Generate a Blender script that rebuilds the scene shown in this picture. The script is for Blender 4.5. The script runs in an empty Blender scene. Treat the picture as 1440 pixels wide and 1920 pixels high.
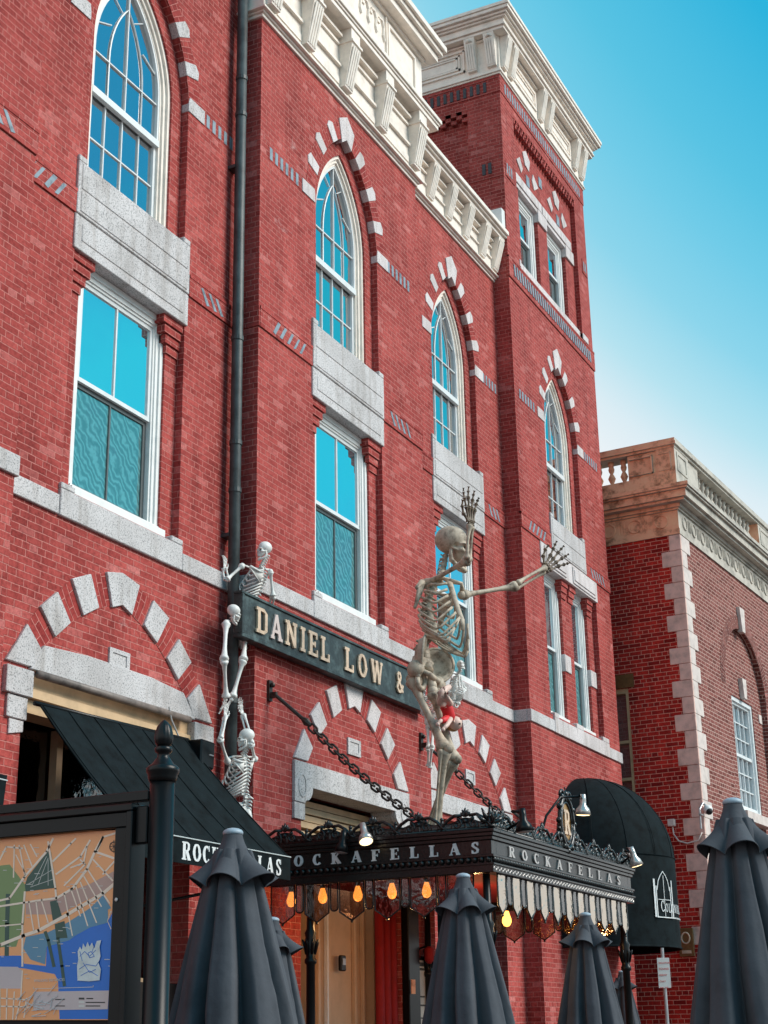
import bpy, bmesh, math, random
from math import sin, cos, pi, radians, sqrt, atan2
from mathutils import Vector, Matrix
from mathutils.geometry import tessellate_polygon
random.seed(7)
S = bpy.context.scene
C = S.collection

# ------------------------------------------------------------------ camera, sky, sun, exposure
YAW, PITCH, ROLL, FPX, EYE = 0.452108, 0.334222, -0.0178669, 2859.688, 1.6
_f = Vector((cos(YAW)*cos(PITCH), sin(YAW)*cos(PITCH), sin(PITCH)))
_r = Vector((sin(YAW), -cos(YAW), 0)); _u = _r.cross(_f)
_R = cos(ROLL)*_r + sin(ROLL)*_u; _U = -sin(ROLL)*_r + cos(ROLL)*_u
cam = bpy.data.objects.new('camera', bpy.data.cameras.new('camera')); C.objects.link(cam)
cam.matrix_world = Matrix(((_R.x, _U.x, -_f.x, 0), (_R.y, _U.y, -_f.y, 0), (_R.z, _U.z, -_f.z, EYE), (0, 0, 0, 1)))
cam.data.sensor_fit = 'VERTICAL'; cam.data.sensor_height = 36; cam.data.sensor_width = 27
cam.data.lens = FPX/1920*36; cam.data.clip_end = 2000; cam.data.clip_start = 0.1
S.camera = cam
S.render.resolution_x = 768; S.render.resolution_y = 1024
S.view_settings.view_transform = 'Standard'; S.view_settings.look = 'None'
S.view_settings.exposure = 0.0; S.view_settings.gamma = 1.0

SUN_AZ, SUN_EL = radians(-72), radians(38)     # direction TO the sun, measured from +X towards +Y
W = bpy.data.worlds.new("World"); S.world = W; W.use_nodes = True
nt = W.node_tree; nt.nodes.clear()
def N(nt, t, **k):
    n = nt.nodes.new(t)
    for a, b in k.items(): setattr(n, a, b)
    return n
def L(nt, a, b): nt.links.new(a, b)
def math_node(nt, op, a, b=None, c=None, clamp=False):
    n = N(nt, 'ShaderNodeMath', operation=op, use_clamp=clamp)
    for i, v in enumerate((a, b, c)):
        if v is None: continue
        if isinstance(v, (int, float)): n.inputs[i].default_value = v
        else: L(nt, v, n.inputs[i])
    return n.outputs[0]
def ramp(nt, fac, stops, interp='LINEAR'):
    n = N(nt, 'ShaderNodeValToRGB'); n.color_ramp.interpolation = interp
    e = n.color_ramp.elements
    while len(e) > 1: e.remove(e[-1])
    e[0].position = stops[0][0]; e[0].color = (*stops[0][1], 1)
    for p, c in stops[1:]:
        q = e.new(p); q.color = (*c, 1)
    if fac is not None: L(nt, fac, n.inputs[0])
    return n.outputs[0]
def mix(nt, fac, a, b, mode='MIX'):
    n = N(nt, 'ShaderNodeMix', data_type='RGBA', blend_type=mode)
    for s, v in ((n.inputs[0], fac), (n.inputs[6], a), (n.inputs[7], b)):
        if isinstance(v, (int, float)): s.default_value = v
        elif isinstance(v, tuple): s.default_value = (*v, 1)
        else: L(nt, v, s)
    return n.outputs[2]
sky = N(nt, 'ShaderNodeTexSky', sky_type='NISHITA', sun_disc=False)
sky.sun_elevation = SUN_EL; sky.sun_rotation = radians(90) - SUN_AZ
tc = N(nt, 'ShaderNodeTexCoord'); sp = N(nt, 'ShaderNodeSeparateXYZ'); L(nt, tc.outputs['Generated'], sp.inputs[0])
az = math_node(nt, 'ADD', math_node(nt, 'MULTIPLY', sp.outputs[0], 0.22), math_node(nt, 'MULTIPLY', sp.outputs[1], -0.90))
t = math_node(nt, 'MULTIPLY', sp.outputs[2], math_node(nt, 'ADD', 1, math_node(nt, 'MULTIPLY', az, 2.2)))
grad = ramp(nt, math_node(nt, 'MULTIPLY', t, .75), [(0.0, (1, 1, 1)), (.225, (.97, .99, 1.0)), (.26, (.78, .92, .98)), (.29, (.50, .83, .94)), (.33, (.28, .72, .90)), (.375, (.17, .65, .87)), (.415, (.10, .59, .83)), (.50, (.02, .49, .78)), (.58, (.0, .60, .82)), (.76, (.0, .62, .82)), (.92, (.0, .38, .70))])
skyc = mix(nt, 1.0, sky.outputs[0], (.08, .08, .08), 'MULTIPLY')
col = mix(nt, 0.90, skyc, grad)
bg = N(nt, 'ShaderNodeBackground'); L(nt, col, bg.inputs[0]); bg.inputs[1].default_value = 1.0
L(nt, bg.outputs[0], N(nt, 'ShaderNodeOutputWorld').inputs[0])
sun = bpy.data.objects.new('sun', bpy.data.lights.new('sun', 'SUN')); C.objects.link(sun)
sun.data.energy = 4.0; sun.data.angle = radians(34); sun.data.color = (1, .93, .84)
sd = Vector((cos(SUN_AZ)*cos(SUN_EL), sin(SUN_AZ)*cos(SUN_EL), sin(SUN_EL)))
sun.rotation_euler = sd.to_track_quat('Z', 'Y').to_euler(); sun.location = (0, -10, 30)

# ------------------------------------------------------------------ helpers
def ray(px, py):
    return _R*((px-720)/FPX) + _U*(-(py-960)/FPX) + _f
def at(px, py, Y):
    d = ray(px, py); return Vector((0, 0, EYE)) + d*(Y/d.y)
def atX(px, py, X):
    d = ray(px, py); return Vector((0, 0, EYE)) + d*(X/d.x)

class MB:
    def __init__(s): s.v = []; s.f = []; s.m = []; s.uv = {}
    def add(s, vs, fs, mi=0):
        o = len(s.v); s.v += [tuple(v) for v in vs]
        for f in fs: s.f.append(tuple(o+i for i in f)); s.m.append(mi)
        return o
    def box(s, x0, x1, y0, y1, z0, z1, mi=0):
        if x1 < x0: x0, x1 = x1, x0
        if y1 < y0: y0, y1 = y1, y0
        if z1 < z0: z0, z1 = z1, z0
        s.add([(x0,y0,z0),(x1,y0,z0),(x1,y1,z0),(x0,y1,z0),(x0,y0,z1),(x1,y0,z1),(x1,y1,z1),(x0,y1,z1)],
              [(0,3,2,1),(4,5,6,7),(0,1,5,4),(1,2,6,5),(2,3,7,6),(3,0,4,7)], mi)
    def obox(s, o, a, b, c, mi=0):      # oriented box from corner o with edge vectors
        o, a, b, c = Vector(o), Vector(a), Vector(b), Vector(c)
        vs = [o, o+a, o+a+b, o+b, o+c, o+a+c, o+a+b+c, o+b+c]
        fs = [(0,3,2,1),(4,5,6,7),(0,1,5,4),(1,2,6,5),(2,3,7,6),(3,0,4,7)]
        if a.cross(b).dot(c) < 0: fs = [f[::-1] for f in fs]
        s.add(vs, fs, mi)
    def prism(s, pts, y0, y1, mi=0, fr=None):   # polygon in (x,z), extruded y0..y1 ; fr = (o, r, u, n) frame
        n = len(pts); area = sum(pts[i][0]*pts[(i+1) % n][1]-pts[(i+1) % n][0]*pts[i][1] for i in range(n))
        if area < 0: pts = pts[::-1]
        if fr:
            o, r, u, nn = fr
            g = lambda p, y: o + r*p[0] + u*p[1] - nn*y
        else: g = lambda p, y: Vector((p[0], y, p[1]))
        vs = [g(p, y0) for p in pts] + [g(p, y1) for p in pts]
        o_ = s.add(vs, [], mi)
        tri = tessellate_polygon([[Vector((p[0], p[1], 0)) for p in pts]])
        for t in tri:
            a, b, c = t
            ar = (pts[b][0]-pts[a][0])*(pts[c][1]-pts[a][1])-(pts[c][0]-pts[a][0])*(pts[b][1]-pts[a][1])
            if ar < 0: a, b, c = c, b, a
            s.f.append((o_+a, o_+b, o_+c)); s.m.append(mi)
            s.f.append((o_+n+c, o_+n+b, o_+n+a)); s.m.append(mi)
        for i in range(n):
            j = (i+1) % n
            s.f.append((o_+i, o_+n+i, o_+n+j, o_+j)); s.m.append(mi)
    def sheet(s, outer, holes, y, mi=0):         # front facing sheet with holes in plane y
        loops = [outer]+holes
        vs = [Vector((p[0], p[1], 0)) for l in loops for p in l]
        tri = tessellate_polygon([[Vector((p[0], p[1], 0)) for p in l] for l in loops])
        o_ = s.add([(v.x, y, v.y) for v in vs], [], mi)
        for a, b, c in tri:
            ar = (vs[b].x-vs[a].x)*(vs[c].y-vs[a].y)-(vs[c].x-vs[a].x)*(vs[b].y-vs[a].y)
            if ar < 0: a, b, c = c, b, a
            s.f.append((o_+a, o_+b, o_+c)); s.m.append(mi)
    def reveal(s, loop, y0, y1, mi=0, closed=True):
        n = len(loop)
        for i in range(n if closed else n-1):
            a, b = loop[i], loop[(i+1) % n]
            s.add([(a[0], y0, a[1]), (b[0], y0, b[1]), (b[0], y1, b[1]), (a[0], y1, a[1])], [(0, 1, 2, 3)], mi)
    def ring(s, outer, inner, y0, y1, mi=0, closed=True):   # frame of constant topology between two loops
        n = len(outer)
        vs = []
        for l, y in ((outer, y0), (inner, y0), (inner, y1), (outer, y1)):
            vs += [(p[0], y, p[1]) for p in l]
        fs = []
        for i in range(n if closed else n-1):
            j = (i+1) % n
            fs += [(i, j, n+j, n+i), (n+i, n+j, 2*n+j, 2*n+i), (3*n+i, 3*n+j, j, i), (2*n+i, 2*n+j, 3*n+j, 3*n+i)]
        if not closed:
            fs += [(0, n, 2*n, 3*n), (n-1, 4*n-1, 3*n-1, 2*n-1)]
        s.add(vs, fs, mi)
    def tube(s, path, rad, n=8, mi=0, caps=True, flat=None):
        path = [Vector(p) for p in path]; m = len(path)
        if isinstance(rad, (int, float)): rad = [rad]*m
        ref = None; rings = []
        for i in range(m):
            t = (path[min(i+1, m-1)]-path[max(i-1, 0)])
            if t.length < 1e-9: t = Vector((0, 0, 1))
            t.normalize()
            if ref is None:
                ref = Vector((0, 0, 1)) if abs(t.z) < .9 else Vector((1, 0, 0))
            a = (ref - t*ref.dot(t))
            if a.length < 1e-6: a = t.orthogonal()
            a.normalize(); b = t.cross(a); ref = a
            rings.append([path[i] + (a*cos(2*pi*k/n)*(flat or 1) + b*sin(2*pi*k/n))*rad[i] for k in range(n)])
        o = s.add([v for r in rings for v in r], [], mi)
        for i in range(m-1):
            for k in range(n):
                l = (k+1) % n
                s.f.append((o+i*n+k, o+i*n+l, o+(i+1)*n+l, o+(i+1)*n+k)); s.m.append(mi)
        if caps:
            s.f.append(tuple(o+k for k in range(n))[::-1]); s.m.append(mi)
            s.f.append(tuple(o+(m-1)*n+k for k in range(n))); s.m.append(mi)
    def lathe(s, prof, c=(0, 0, 0), n=16, axis=None, mi=0, mod=None):
        c = Vector(c); ax = Vector(axis or (0, 0, 1)).normalized()
        a = ax.orthogonal().normalized(); b = ax.cross(a)
        if axis is None: a, b = Vector((1, 0, 0)), Vector((0, 1, 0))
        o = len(s.v)
        for i, (r, z) in enumerate(prof):
            for k in range(n):
                th = 2*pi*k/n; rr = r*(mod(th, i) if mod else 1)
                s.v.append(tuple(c + ax*z + (a*cos(th)+b*sin(th))*rr))
        for i in range(len(prof)-1):
            for k in range(n):
                l = (k+1) % n
                s.f.append((o+i*n+k, o+i*n+l, o+(i+1)*n+l, o+(i+1)*n+k)); s.m.append(mi)
        s.f.append(tuple(o+k for k in range(n))[::-1]); s.m.append(mi)
        s.f.append(tuple(o+(len(prof)-1)*n+k for k in range(n))); s.m.append(mi)
    def ball(s, c, r, nu=12, nv=8, mi=0, fn=None, M=None):
        c = Vector(c); vs = []
        for j in range(nv+1):
            ph = pi*j/nv
            for i in range(nu):
                th = 2*pi*i/nu
                d = Vector((sin(ph)*cos(th), sin(ph)*sin(th), cos(ph)))
                q = fn(d) if fn else Vector((d.x*r, d.y*r, d.z*r)) if isinstance(r, (int, float)) else Vector((d.x*r[0], d.y*r[1], d.z*r[2]))
                vs.append(c + (M @ q if M else q))
        fs = [(j*nu+i, (j+1)*nu+i, (j+1)*nu+(i+1) % nu, j*nu+(i+1) % nu) for j in range(nv) for i in range(nu)]
        s.add(vs, fs, mi)
    def build(s, name, mats, parent=None, smooth=False, bevel=0, loc=None, weld=False):
        me = bpy.data.meshes.new(name); me.from_pydata(s.v, [], s.f)
        if not isinstance(mats, (list, tuple)): mats = [mats]
        for m in mats: me.materials.append(m)
        for p, mi in zip(me.polygons, s.m):
            p.material_index = mi; p.use_smooth = smooth
        if s.uv:
            ul = me.uv_layers.new(name='UVMap')
            for p in me.polygons:
                for li in p.loop_indices:
                    ul.data[li].uv = s.uv.get(me.loops[li].vertex_index, (0, 0))
        me.validate()
        o = bpy.data.objects.new(name, me); C.objects.link(o)
        if parent: o.parent = parent
        if bevel:
            b = o.modifiers.new('bevel', 'BEVEL'); b.width = bevel; b.segments = 1; b.limit_method = 'ANGLE'
        if smooth and weld:
            b = o.modifiers.new('weld', 'WELD'); b.merge_threshold = weld
        return o
def tag(o, label=None, cat=None, group=None, kind=None):
    for k, v in (('label', label), ('category', cat), ('group', group), ('kind', kind)):
        if v: o[k] = v
    return o
def thing(name, label, cat, loc=(0, 0, 0), group=None):
    o = bpy.data.objects.new(name, None); C.objects.link(o); o.location = loc; o.empty_display_size = .2
    return tag(o, label, cat, group)
def split(mb, name, mat, parent, raw=False, **k):
    """build every connected piece of the mesh as a part of its own"""
    par = list(range(len(mb.v)))
    def find(a):
        while par[a] != a: par[a] = par[par[a]]; a = par[a]
        return a
    for f in mb.f:
        for b in f[1:]: par[find(b)] = find(f[0])
    groups = {}
    for f, mi in zip(mb.f, mb.m): groups.setdefault(find(f[0]), []).append((f, mi))
    out = []
    for fs in groups.values():
        m = MB(); idx = {}
        for f, mi in fs:
            for i in f:
                if i not in idx: idx[i] = len(m.v); m.v.append(mb.v[i]); 
                if i in mb.uv: m.uv[idx[i]] = mb.uv[i]
            m.f.append(tuple(idx[i] for i in f)); m.m.append(mi)
        out.append(m.build(name, mat, parent, **k) if raw else put(m, name, mat, parent, **k))
    return out
def put(mb, name, mat, root, **k):
    o = mb.build(name, mat, root, **k)
    r = root
    off = Vector((0, 0, 0))
    while r is not None:
        off += r.location; r = r.parent
    if off.length > 1e-9: o.data.transform(Matrix.Translation(-off))
    return o

# ------------------------------------------------------------------ materials
def mat(name, base=(.5, .5, .5), rough=.6, metal=0, spec=.5, noise=0, nscale=6, bump=0, bscale=60, tint=None, coat=0, trans=0, emis=None, estr=0, alpha=1):
    m = bpy.data.materials.new(name); m.use_nodes = True; nt = m.node_tree
    b = nt.nodes['Principled BSDF']
    b.inputs['Base Color'].default_value = (*base, 1); b.inputs['Roughness'].default_value = rough
    b.inputs['Metallic'].default_value = metal; b.inputs['Specular IOR Level'].default_value = spec
    b.inputs['Coat Weight'].default_value = coat; b.inputs['Transmission Weight'].default_value = trans
    if emis: b.inputs['Emission Color'].default_value = (*emis, 1); b.inputs['Emission Strength'].default_value = estr
    tcn = N(nt, 'ShaderNodeTexCoord')
    if noise or tint:
        n = N(nt, 'ShaderNodeTexNoise'); n.inputs['Scale'].default_value = nscale; n.inputs['Detail'].default_value = 6; n.inputs['Roughness'].default_value = .65
        L(nt, tcn.outputs['Object'], n.inputs[0])
        d = tint or tuple(max(0, c*(1-noise)) for c in base); hi = tuple(min(1, c*(1+noise*.6)) for c in base)
        c = ramp(nt, n.outputs[0], [(.32, d), (.5, base), (.7, hi)])
        L(nt, c, b.inputs['Base Color'])
    if bump:
        n2 = N(nt, 'ShaderNodeTexNoise'); n2.inputs['Scale'].default_value = bscale; n2.inputs['Detail'].default_value = 5
        L(nt, tcn.outputs['Object'], n2.inputs[0])
        bp = N(nt, 'ShaderNodeBump'); bp.inputs['Strength'].default_value = bump; bp.inputs['Distance'].default_value = .01
        L(nt, n2.outputs[0], bp.inputs['Height']); L(nt, bp.outputs[0], b.inputs['Normal'])
    return m
def brick(name, c1, c2, mortar, w=.212, h=.0677, mort=.0052, uv=False, pale=(.62, .25, .23), palef=.5, patch=.4, hot=None):
    m = bpy.data.materials.new(name); m.use_nodes = True; nt = m.node_tree; b = nt.nodes['Principled BSDF']
    tcn = N(nt, 'ShaderNodeTexCoord'); sep = N(nt, 'ShaderNodeSeparateXYZ'); comb = N(nt, 'ShaderNodeCombineXYZ')
    if uv:
        L(nt, tcn.outputs['UV'], comb.inputs[0]); 
        vec = tcn.outputs['UV']
    else:
        L(nt, tcn.outputs['Object'], sep.inputs[0])
        g = N(nt, 'ShaderNodeNewGeometry'); sn = N(nt, 'ShaderNodeSeparateXYZ'); L(nt, g.outputs['True Normal'], sn.inputs[0])
        isx = math_node(nt, 'GREATER_THAN', math_node(nt, 'ABSOLUTE', sn.outputs[0]), .6)
        isz = math_node(nt, 'GREATER_THAN', math_node(nt, 'ABSOLUTE', sn.outputs[2]), .75)
        u = math_node(nt, 'ADD', math_node(nt, 'MULTIPLY', sep.outputs[0], math_node(nt, 'SUBTRACT', 1, isx)), math_node(nt, 'MULTIPLY', sep.outputs[1], isx))
        v = math_node(nt, 'ADD', math_node(nt, 'MULTIPLY', sep.outputs[2], math_node(nt, 'SUBTRACT', 1, isz)), math_node(nt, 'MULTIPLY', sep.outputs[1], isz))
        L(nt, u, comb.inputs[0]); L(nt, v, comb.inputs[1]); vec = comb.outputs[0]
    # slight waviness of the courses
    wn = N(nt, 'ShaderNodeTexNoise'); wn.inputs['Scale'].default_value = 7; wn.inputs['Detail'].default_value = 2; L(nt, tcn.outputs['Object'], wn.inputs[0])
    wob = N(nt, 'ShaderNodeVectorMath', operation='SCALE'); sub = N(nt, 'ShaderNodeVectorMath', operation='SUBTRACT')
    L(nt, wn.outputs['Color'], sub.inputs[0]); sub.inputs[1].default_value = (.5, .5, .5); L(nt, sub.outputs[0], wob.inputs[0]); wob.inputs['Scale'].default_value = .010
    addv = N(nt, 'ShaderNodeVectorMath', operation='ADD'); L(nt, vec, addv.inputs[0]); L(nt, wob.outputs[0], addv.inputs[1])
    br = N(nt, 'ShaderNodeTexBrick', offset=.5, squash=.5, squash_frequency=6)
    L(nt, addv.outputs[0], br.inputs['Vector'])
    br.inputs['Scale'].default_value = 1; br.inputs['Brick Width'].default_value = w; br.inputs['Row Height'].default_value = h
    br.inputs['Mortar Size'].default_value = mort; br.inputs['Mortar Smooth'].default_value = .35; br.inputs['Bias'].default_value = 0
    br.inputs['Color1'].default_value = (0, 0, 0, 1); br.inputs['Color2'].default_value = (1, 1, 1, 1); br.inputs['Mortar'].default_value = (.5, .5, .5, 1)
    bw = N(nt, 'ShaderNodeRGBToBW'); L(nt, br.outputs['Color'], bw.inputs[0])
    palec = tuple(c2[i]*(1-palef)+pale[i]*palef for i in range(3))
    mid = tuple((c1[i]+c2[i])/2 for i in range(3))
    bc = ramp(nt, bw.outputs[0], [(0, c1), (.3, mid), (.90, c2), (.985, palec)])
    n1 = N(nt, 'ShaderNodeTexNoise'); n1.inputs['Scale'].default_value = 28; n1.inputs['Detail'].default_value = 6; n1.inputs['Roughness'].default_value = .7; L(nt, tcn.outputs['Object'], n1.inputs[0])
    bc = mix(nt, .85, bc, ramp(nt, n1.outputs[0], [(.28, (.45, .40, .40)), (.5, (1, 1, 1)), (.75, (1.35, 1.55, 1.55))]), 'MULTIPLY')
    n2 = N(nt, 'ShaderNodeTexNoise'); n2.inputs['Scale'].default_value = .9; n2.inputs['Detail'].default_value = 7; n2.inputs['Roughness'].default_value = .62; L(nt, tcn.outputs['Object'], n2.inputs[0])
    bc = mix(nt, patch, bc, ramp(nt, n2.outputs[0], [(.3, (.68, .60, .60)), (.5, (1, 1, 1)), (.72, (1.35, 1.6, 1.6))]), 'MULTIPLY')
    n4 = N(nt, 'ShaderNodeTexNoise'); n4.inputs['Scale'].default_value = 1.0; n4.inputs['Detail'].default_value = 5; mp_ = N(nt, 'ShaderNodeMapping'); mp_.inputs['Scale'].default_value = (5, 5, .45)
    L(nt, tcn.outputs['Object'], mp_.inputs[0]); L(nt, mp_.outputs[0], n4.inputs[0])
    streak = ramp(nt, n4.outputs[0], [(.34, (.70, .66, .66)), (.5, (1, 1, 1)), (.72, (1.12, 1.18, 1.18))])
    bc = mix(nt, patch, bc, streak, 'MULTIPLY')
    mc = mix(nt, .8, mortar, ramp(nt, n1.outputs[0], [(.3, (.6, .55, .55)), (.6, (1.1, 1.1, 1.1))]), 'MULTIPLY')
    out = mix(nt, br.outputs['Fac'], bc, mc)
    # salt bloom on a few bricks
    n3 = N(nt, 'ShaderNodeTexNoise'); n3.inputs['Scale'].default_value = 3.2; n3.inputs['Detail'].default_value = 9; n3.inputs['Roughness'].default_value = .78; L(nt, tcn.outputs['Object'], n3.inputs[0])
    sb = ramp(nt, n3.outputs[0], [(.63, (0, 0, 0)), (.72, (.55, .55, .55))])
    out = mix(nt, sb, out, (.62, .42, .40))
    L(nt, out, b.inputs['Base Color']); b.inputs['Roughness'].default_value = .85; b.inputs['Specular IOR Level'].default_value = .2
    hgt = math_node(nt, 'ADD', math_node(nt, 'MULTIPLY', math_node(nt, 'SUBTRACT', 1, br.outputs['Fac']), 1), math_node(nt, 'ADD', math_node(nt, 'MULTIPLY', n1.outputs[0], .7), math_node(nt, 'MULTIPLY', bw.outputs[0], .35)))
    bp = N(nt, 'ShaderNodeBump'); bp.inputs['Strength'].default_value = 1.0; bp.inputs['Distance'].default_value = .009
    L(nt, hgt, bp.inputs['Height']); L(nt, bp.outputs[0], b.inputs['Normal'])
    return m
def granite(name, base=(.52, .52, .54), dark=(.16, .16, .17), sc=75):
    m = bpy.data.materials.new(name); m.use_nodes = True; nt = m.node_tree; b = nt.nodes['Principled BSDF']
    tcn = N(nt, 'ShaderNodeTexCoord')
    n = N(nt, 'ShaderNodeTexNoise'); n.inputs['Scale'].default_value = sc; n.inputs['Detail'].default_value = 3; L(nt, tcn.outputs['Object'], n.inputs[0])
    c = ramp(nt, n.outputs[0], [(.36, dark), (.44, base), (.62, tuple(min(1, x*1.15) for x in base))])
    n2 = N(nt, 'ShaderNodeTexNoise'); n2.inputs['Scale'].default_value = 1.6; n2.inputs['Detail'].default_value = 6; L(nt, tcn.outputs['Object'], n2.inputs[0])
    c = mix(nt, .8, c, ramp(nt, n2.outputs[0], [(.3, (.74, .72, .70)), (.6, (1.05, 1.04, 1.03))]), 'MULTIPLY')
    n4 = N(nt, 'ShaderNodeTexNoise'); n4.inputs['Scale'].default_value = 1.0; n4.inputs['Detail'].default_value = 5; mp_ = N(nt, 'ShaderNodeMapping'); mp_.inputs['Scale'].default_value = (9, 9, 1.2)
    L(nt, tcn.outputs['Object'], mp_.inputs[0]); L(nt, mp_.outputs[0], n4.inputs[0])
    c = mix(nt, .8, c, ramp(nt, n4.outputs[0], [(.32, (.72, .69, .66)), (.5, (1, 1, 1))]), 'MULTIPLY')
    L(nt, c, b.inputs['Base Color']); b.inputs['Roughness'].default_value = .75
    bp = N(nt, 'ShaderNodeBump'); bp.inputs['Strength'].default_value = .35; bp.inputs['Distance'].default_value = .006; L(nt, n.outputs[0], bp.inputs['Height']); L(nt, bp.outputs[0], b.inputs['Normal'])
    return m
M = {}
M['brick'] = brick('red_brick', (.305, .042, .037), (.415, .070, .061), (.60, .225, .195), patch=.7, palef=.35)
M['brick_uv'] = brick('red_brick_radial', (.27, .03, .028), (.40, .06, .052), (.60, .22, .19), uv=True)
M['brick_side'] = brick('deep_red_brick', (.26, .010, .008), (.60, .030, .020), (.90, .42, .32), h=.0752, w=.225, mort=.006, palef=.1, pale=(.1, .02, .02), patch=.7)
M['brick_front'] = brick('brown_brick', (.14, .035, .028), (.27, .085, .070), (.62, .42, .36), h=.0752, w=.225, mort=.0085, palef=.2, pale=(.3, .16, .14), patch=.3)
M['granite'] = granite('granite', (.55, .53, .535), (.24, .235, .24))
M['granite_w'] = granite('granite_warm', (.64, .59, .59), (.36, .33, .34), 90)
M['cream'] = mat('cream_painted_wood', (.88, .79, .70), .5, noise=.16, nscale=5, bump=.12, bscale=40)
M['white'] = mat('white_painted_wood', (.80, .80, .78), .45, noise=.10, nscale=5, bump=.1, bscale=60)
M['tan'] = mat('tan_painted_wood', (.62, .42, .24), .5, noise=.2, nscale=4)
M['sash'] = mat('sash_paint', (.74, .76, .76), .4, noise=.08)
M['sashdark'] = mat('dark_sash', (.10, .11, .11), .4)
M['slate'] = mat('slate_insert', (.22, .29, .34), .6, noise=.35, nscale=9, tint=(.09, .12, .15))
M['slated'] = mat('dark_slate', (.035, .042, .055), .6, noise=.3, nscale=9)
M['iron'] = mat('black_iron', (.008, .009, .009), .26, spec=.6, noise=.4, nscale=14, bump=.25, bscale=45)
M['ironfl'] = mat('black_iron_plain', (.005, .006, .007), .33, spec=.28, noise=.3, nscale=8)
M['pipe'] = mat('weathered_pipe_paint', (.042, .056, .058), .5, noise=.9, nscale=5, tint=(.012, .016, .017), bump=.2)
M['signgreen'] = mat('weathered_green_board', (.022, .032, .032), .5, noise=5, nscale=6, tint=(.008, .012, .013), bump=.4, bscale=25)
M['gold'] = mat('aged_gilt', (.66, .48, .34), .45, noise=.3, nscale=12)
M['goldf'] = mat('gilt_field', (.55, .30, .10), .3, metal=.8, noise=.6, nscale=18)
M['pinkgilt'] = mat('bare_letter', (.62, .50, .46), .55, noise=.1)
M['awn'] = mat('black_green_canvas', (.006, .011, .013), .85, spec=.12, noise=.6, nscale=6, bump=.15, bscale=250)
M['awnl'] = mat('canvas_piping', (.5, .55, .55), .7)
M['lett'] = mat('white_lettering', (.72, .74, .74), .55, noise=.2, nscale=20)
M['lettd'] = mat('raised_silver_letter', (.55, .52, .50), .3, metal=.6)
M['umb'] = mat('grey_umbrella_fabric', (.070, .076, .088), .9, noise=.25, nscale=3, bump=.5, bscale=14, spec=.2)
M['umbtop'] = mat('umbrella_finial', (.30, .38, .45), .5)
M['bone'] = mat('aged_bone', (.46, .375, .285), .6, noise=.5, nscale=10, tint=(.13, .09, .06), bump=.5, bscale=22)
M['bonedark'] = mat('dark_aged_bone', (.17, .12, .08), .55, noise=.5, nscale=20)
M['bonew'] = mat('white_bone', (.74, .73, .70), .45, noise=.15, nscale=14)
M['dark'] = mat('socket_dark', (.012, .010, .009), .9)
M['black'] = mat('dark_interior', (.008, .008, .010), .7)
M['interior'] = mat('room_interior', (.020, .024, .026), .8)
M['rust'] = mat('rusty_chain', (.045, .032, .026), .5, metal=.4, noise=.6, nscale=30)
M['redcloth'] = mat('red_suit', (.65, .018, .022), .6, noise=.1)
M['skin'] = mat('doll_skin', (.72, .50, .42), .5, noise=.08)
M['hairb'] = mat('doll_hair', (.42, .22, .09), .8, noise=.3, nscale=30)
M['curtain'] = mat('red_curtain', (.28, .006, .008), .8, noise=.3, nscale=5)
M['door'] = mat('cream_door_paint', (.62, .43, .27), .5, noise=.1)
M['paper'] = mat('newsprint', (.55, .54, .50), .8, noise=.1)
M['ink'] = mat('print_ink', (.06, .06, .06), .8)
M['bronze'] = mat('bronze_plaque', (.23, .13, .05), .45, metal=.5, noise=.3, nscale=20)
M['stone_o'] = mat('glow_orange_stone', (.95, .45, .27), .75, noise=.45, nscale=4, tint=(.24, .085, .035), bump=.4, bscale=12)  # warm glow on the neighbour's side, painted into the stone colour
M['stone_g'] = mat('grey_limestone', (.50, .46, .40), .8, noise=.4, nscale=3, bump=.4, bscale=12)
M['quoin'] = mat('quoin_marble', (.68, .58, .53), .6, noise=.22, nscale=5, bump=.15)
M['quoin_s'] = mat('quoin_marble_glow', (.78, .50, .42), .6, noise=.3, nscale=5, bump=.15)  # quoin marble again, with the side's warm glow painted into its colour
M['asphalt'] = mat('asphalt', (.05, .05, .052), .9, noise=.2, nscale=3, bump=.4)
M['pave'] = mat('brick_pavement', (.11, .065, .055), .85, noise=.3, nscale=3, bump=.4)
M['glow'] = mat('bulb_glow', (.9, .4, .1), .4, emis=(1, .42, .07), estr=4.2)
M['fil'] = mat('filament', (1, .8, .5), .4, emis=(1, .75, .35), estr=22)
M['spotglow'] = mat('spot_glow', (1, .85, .6), .4, emis=(1, .82, .55), estr=5)
M['ledglow'] = mat('lamp_lens', (1, .9, .7), .4, emis=(1, .75, .4), estr=3)
M['cable'] = mat('pale_cable', (.4, .4, .4), .6)
M['steel'] = mat('galvanised_steel', (.45, .45, .46), .4, metal=.7, noise=.2)
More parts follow.
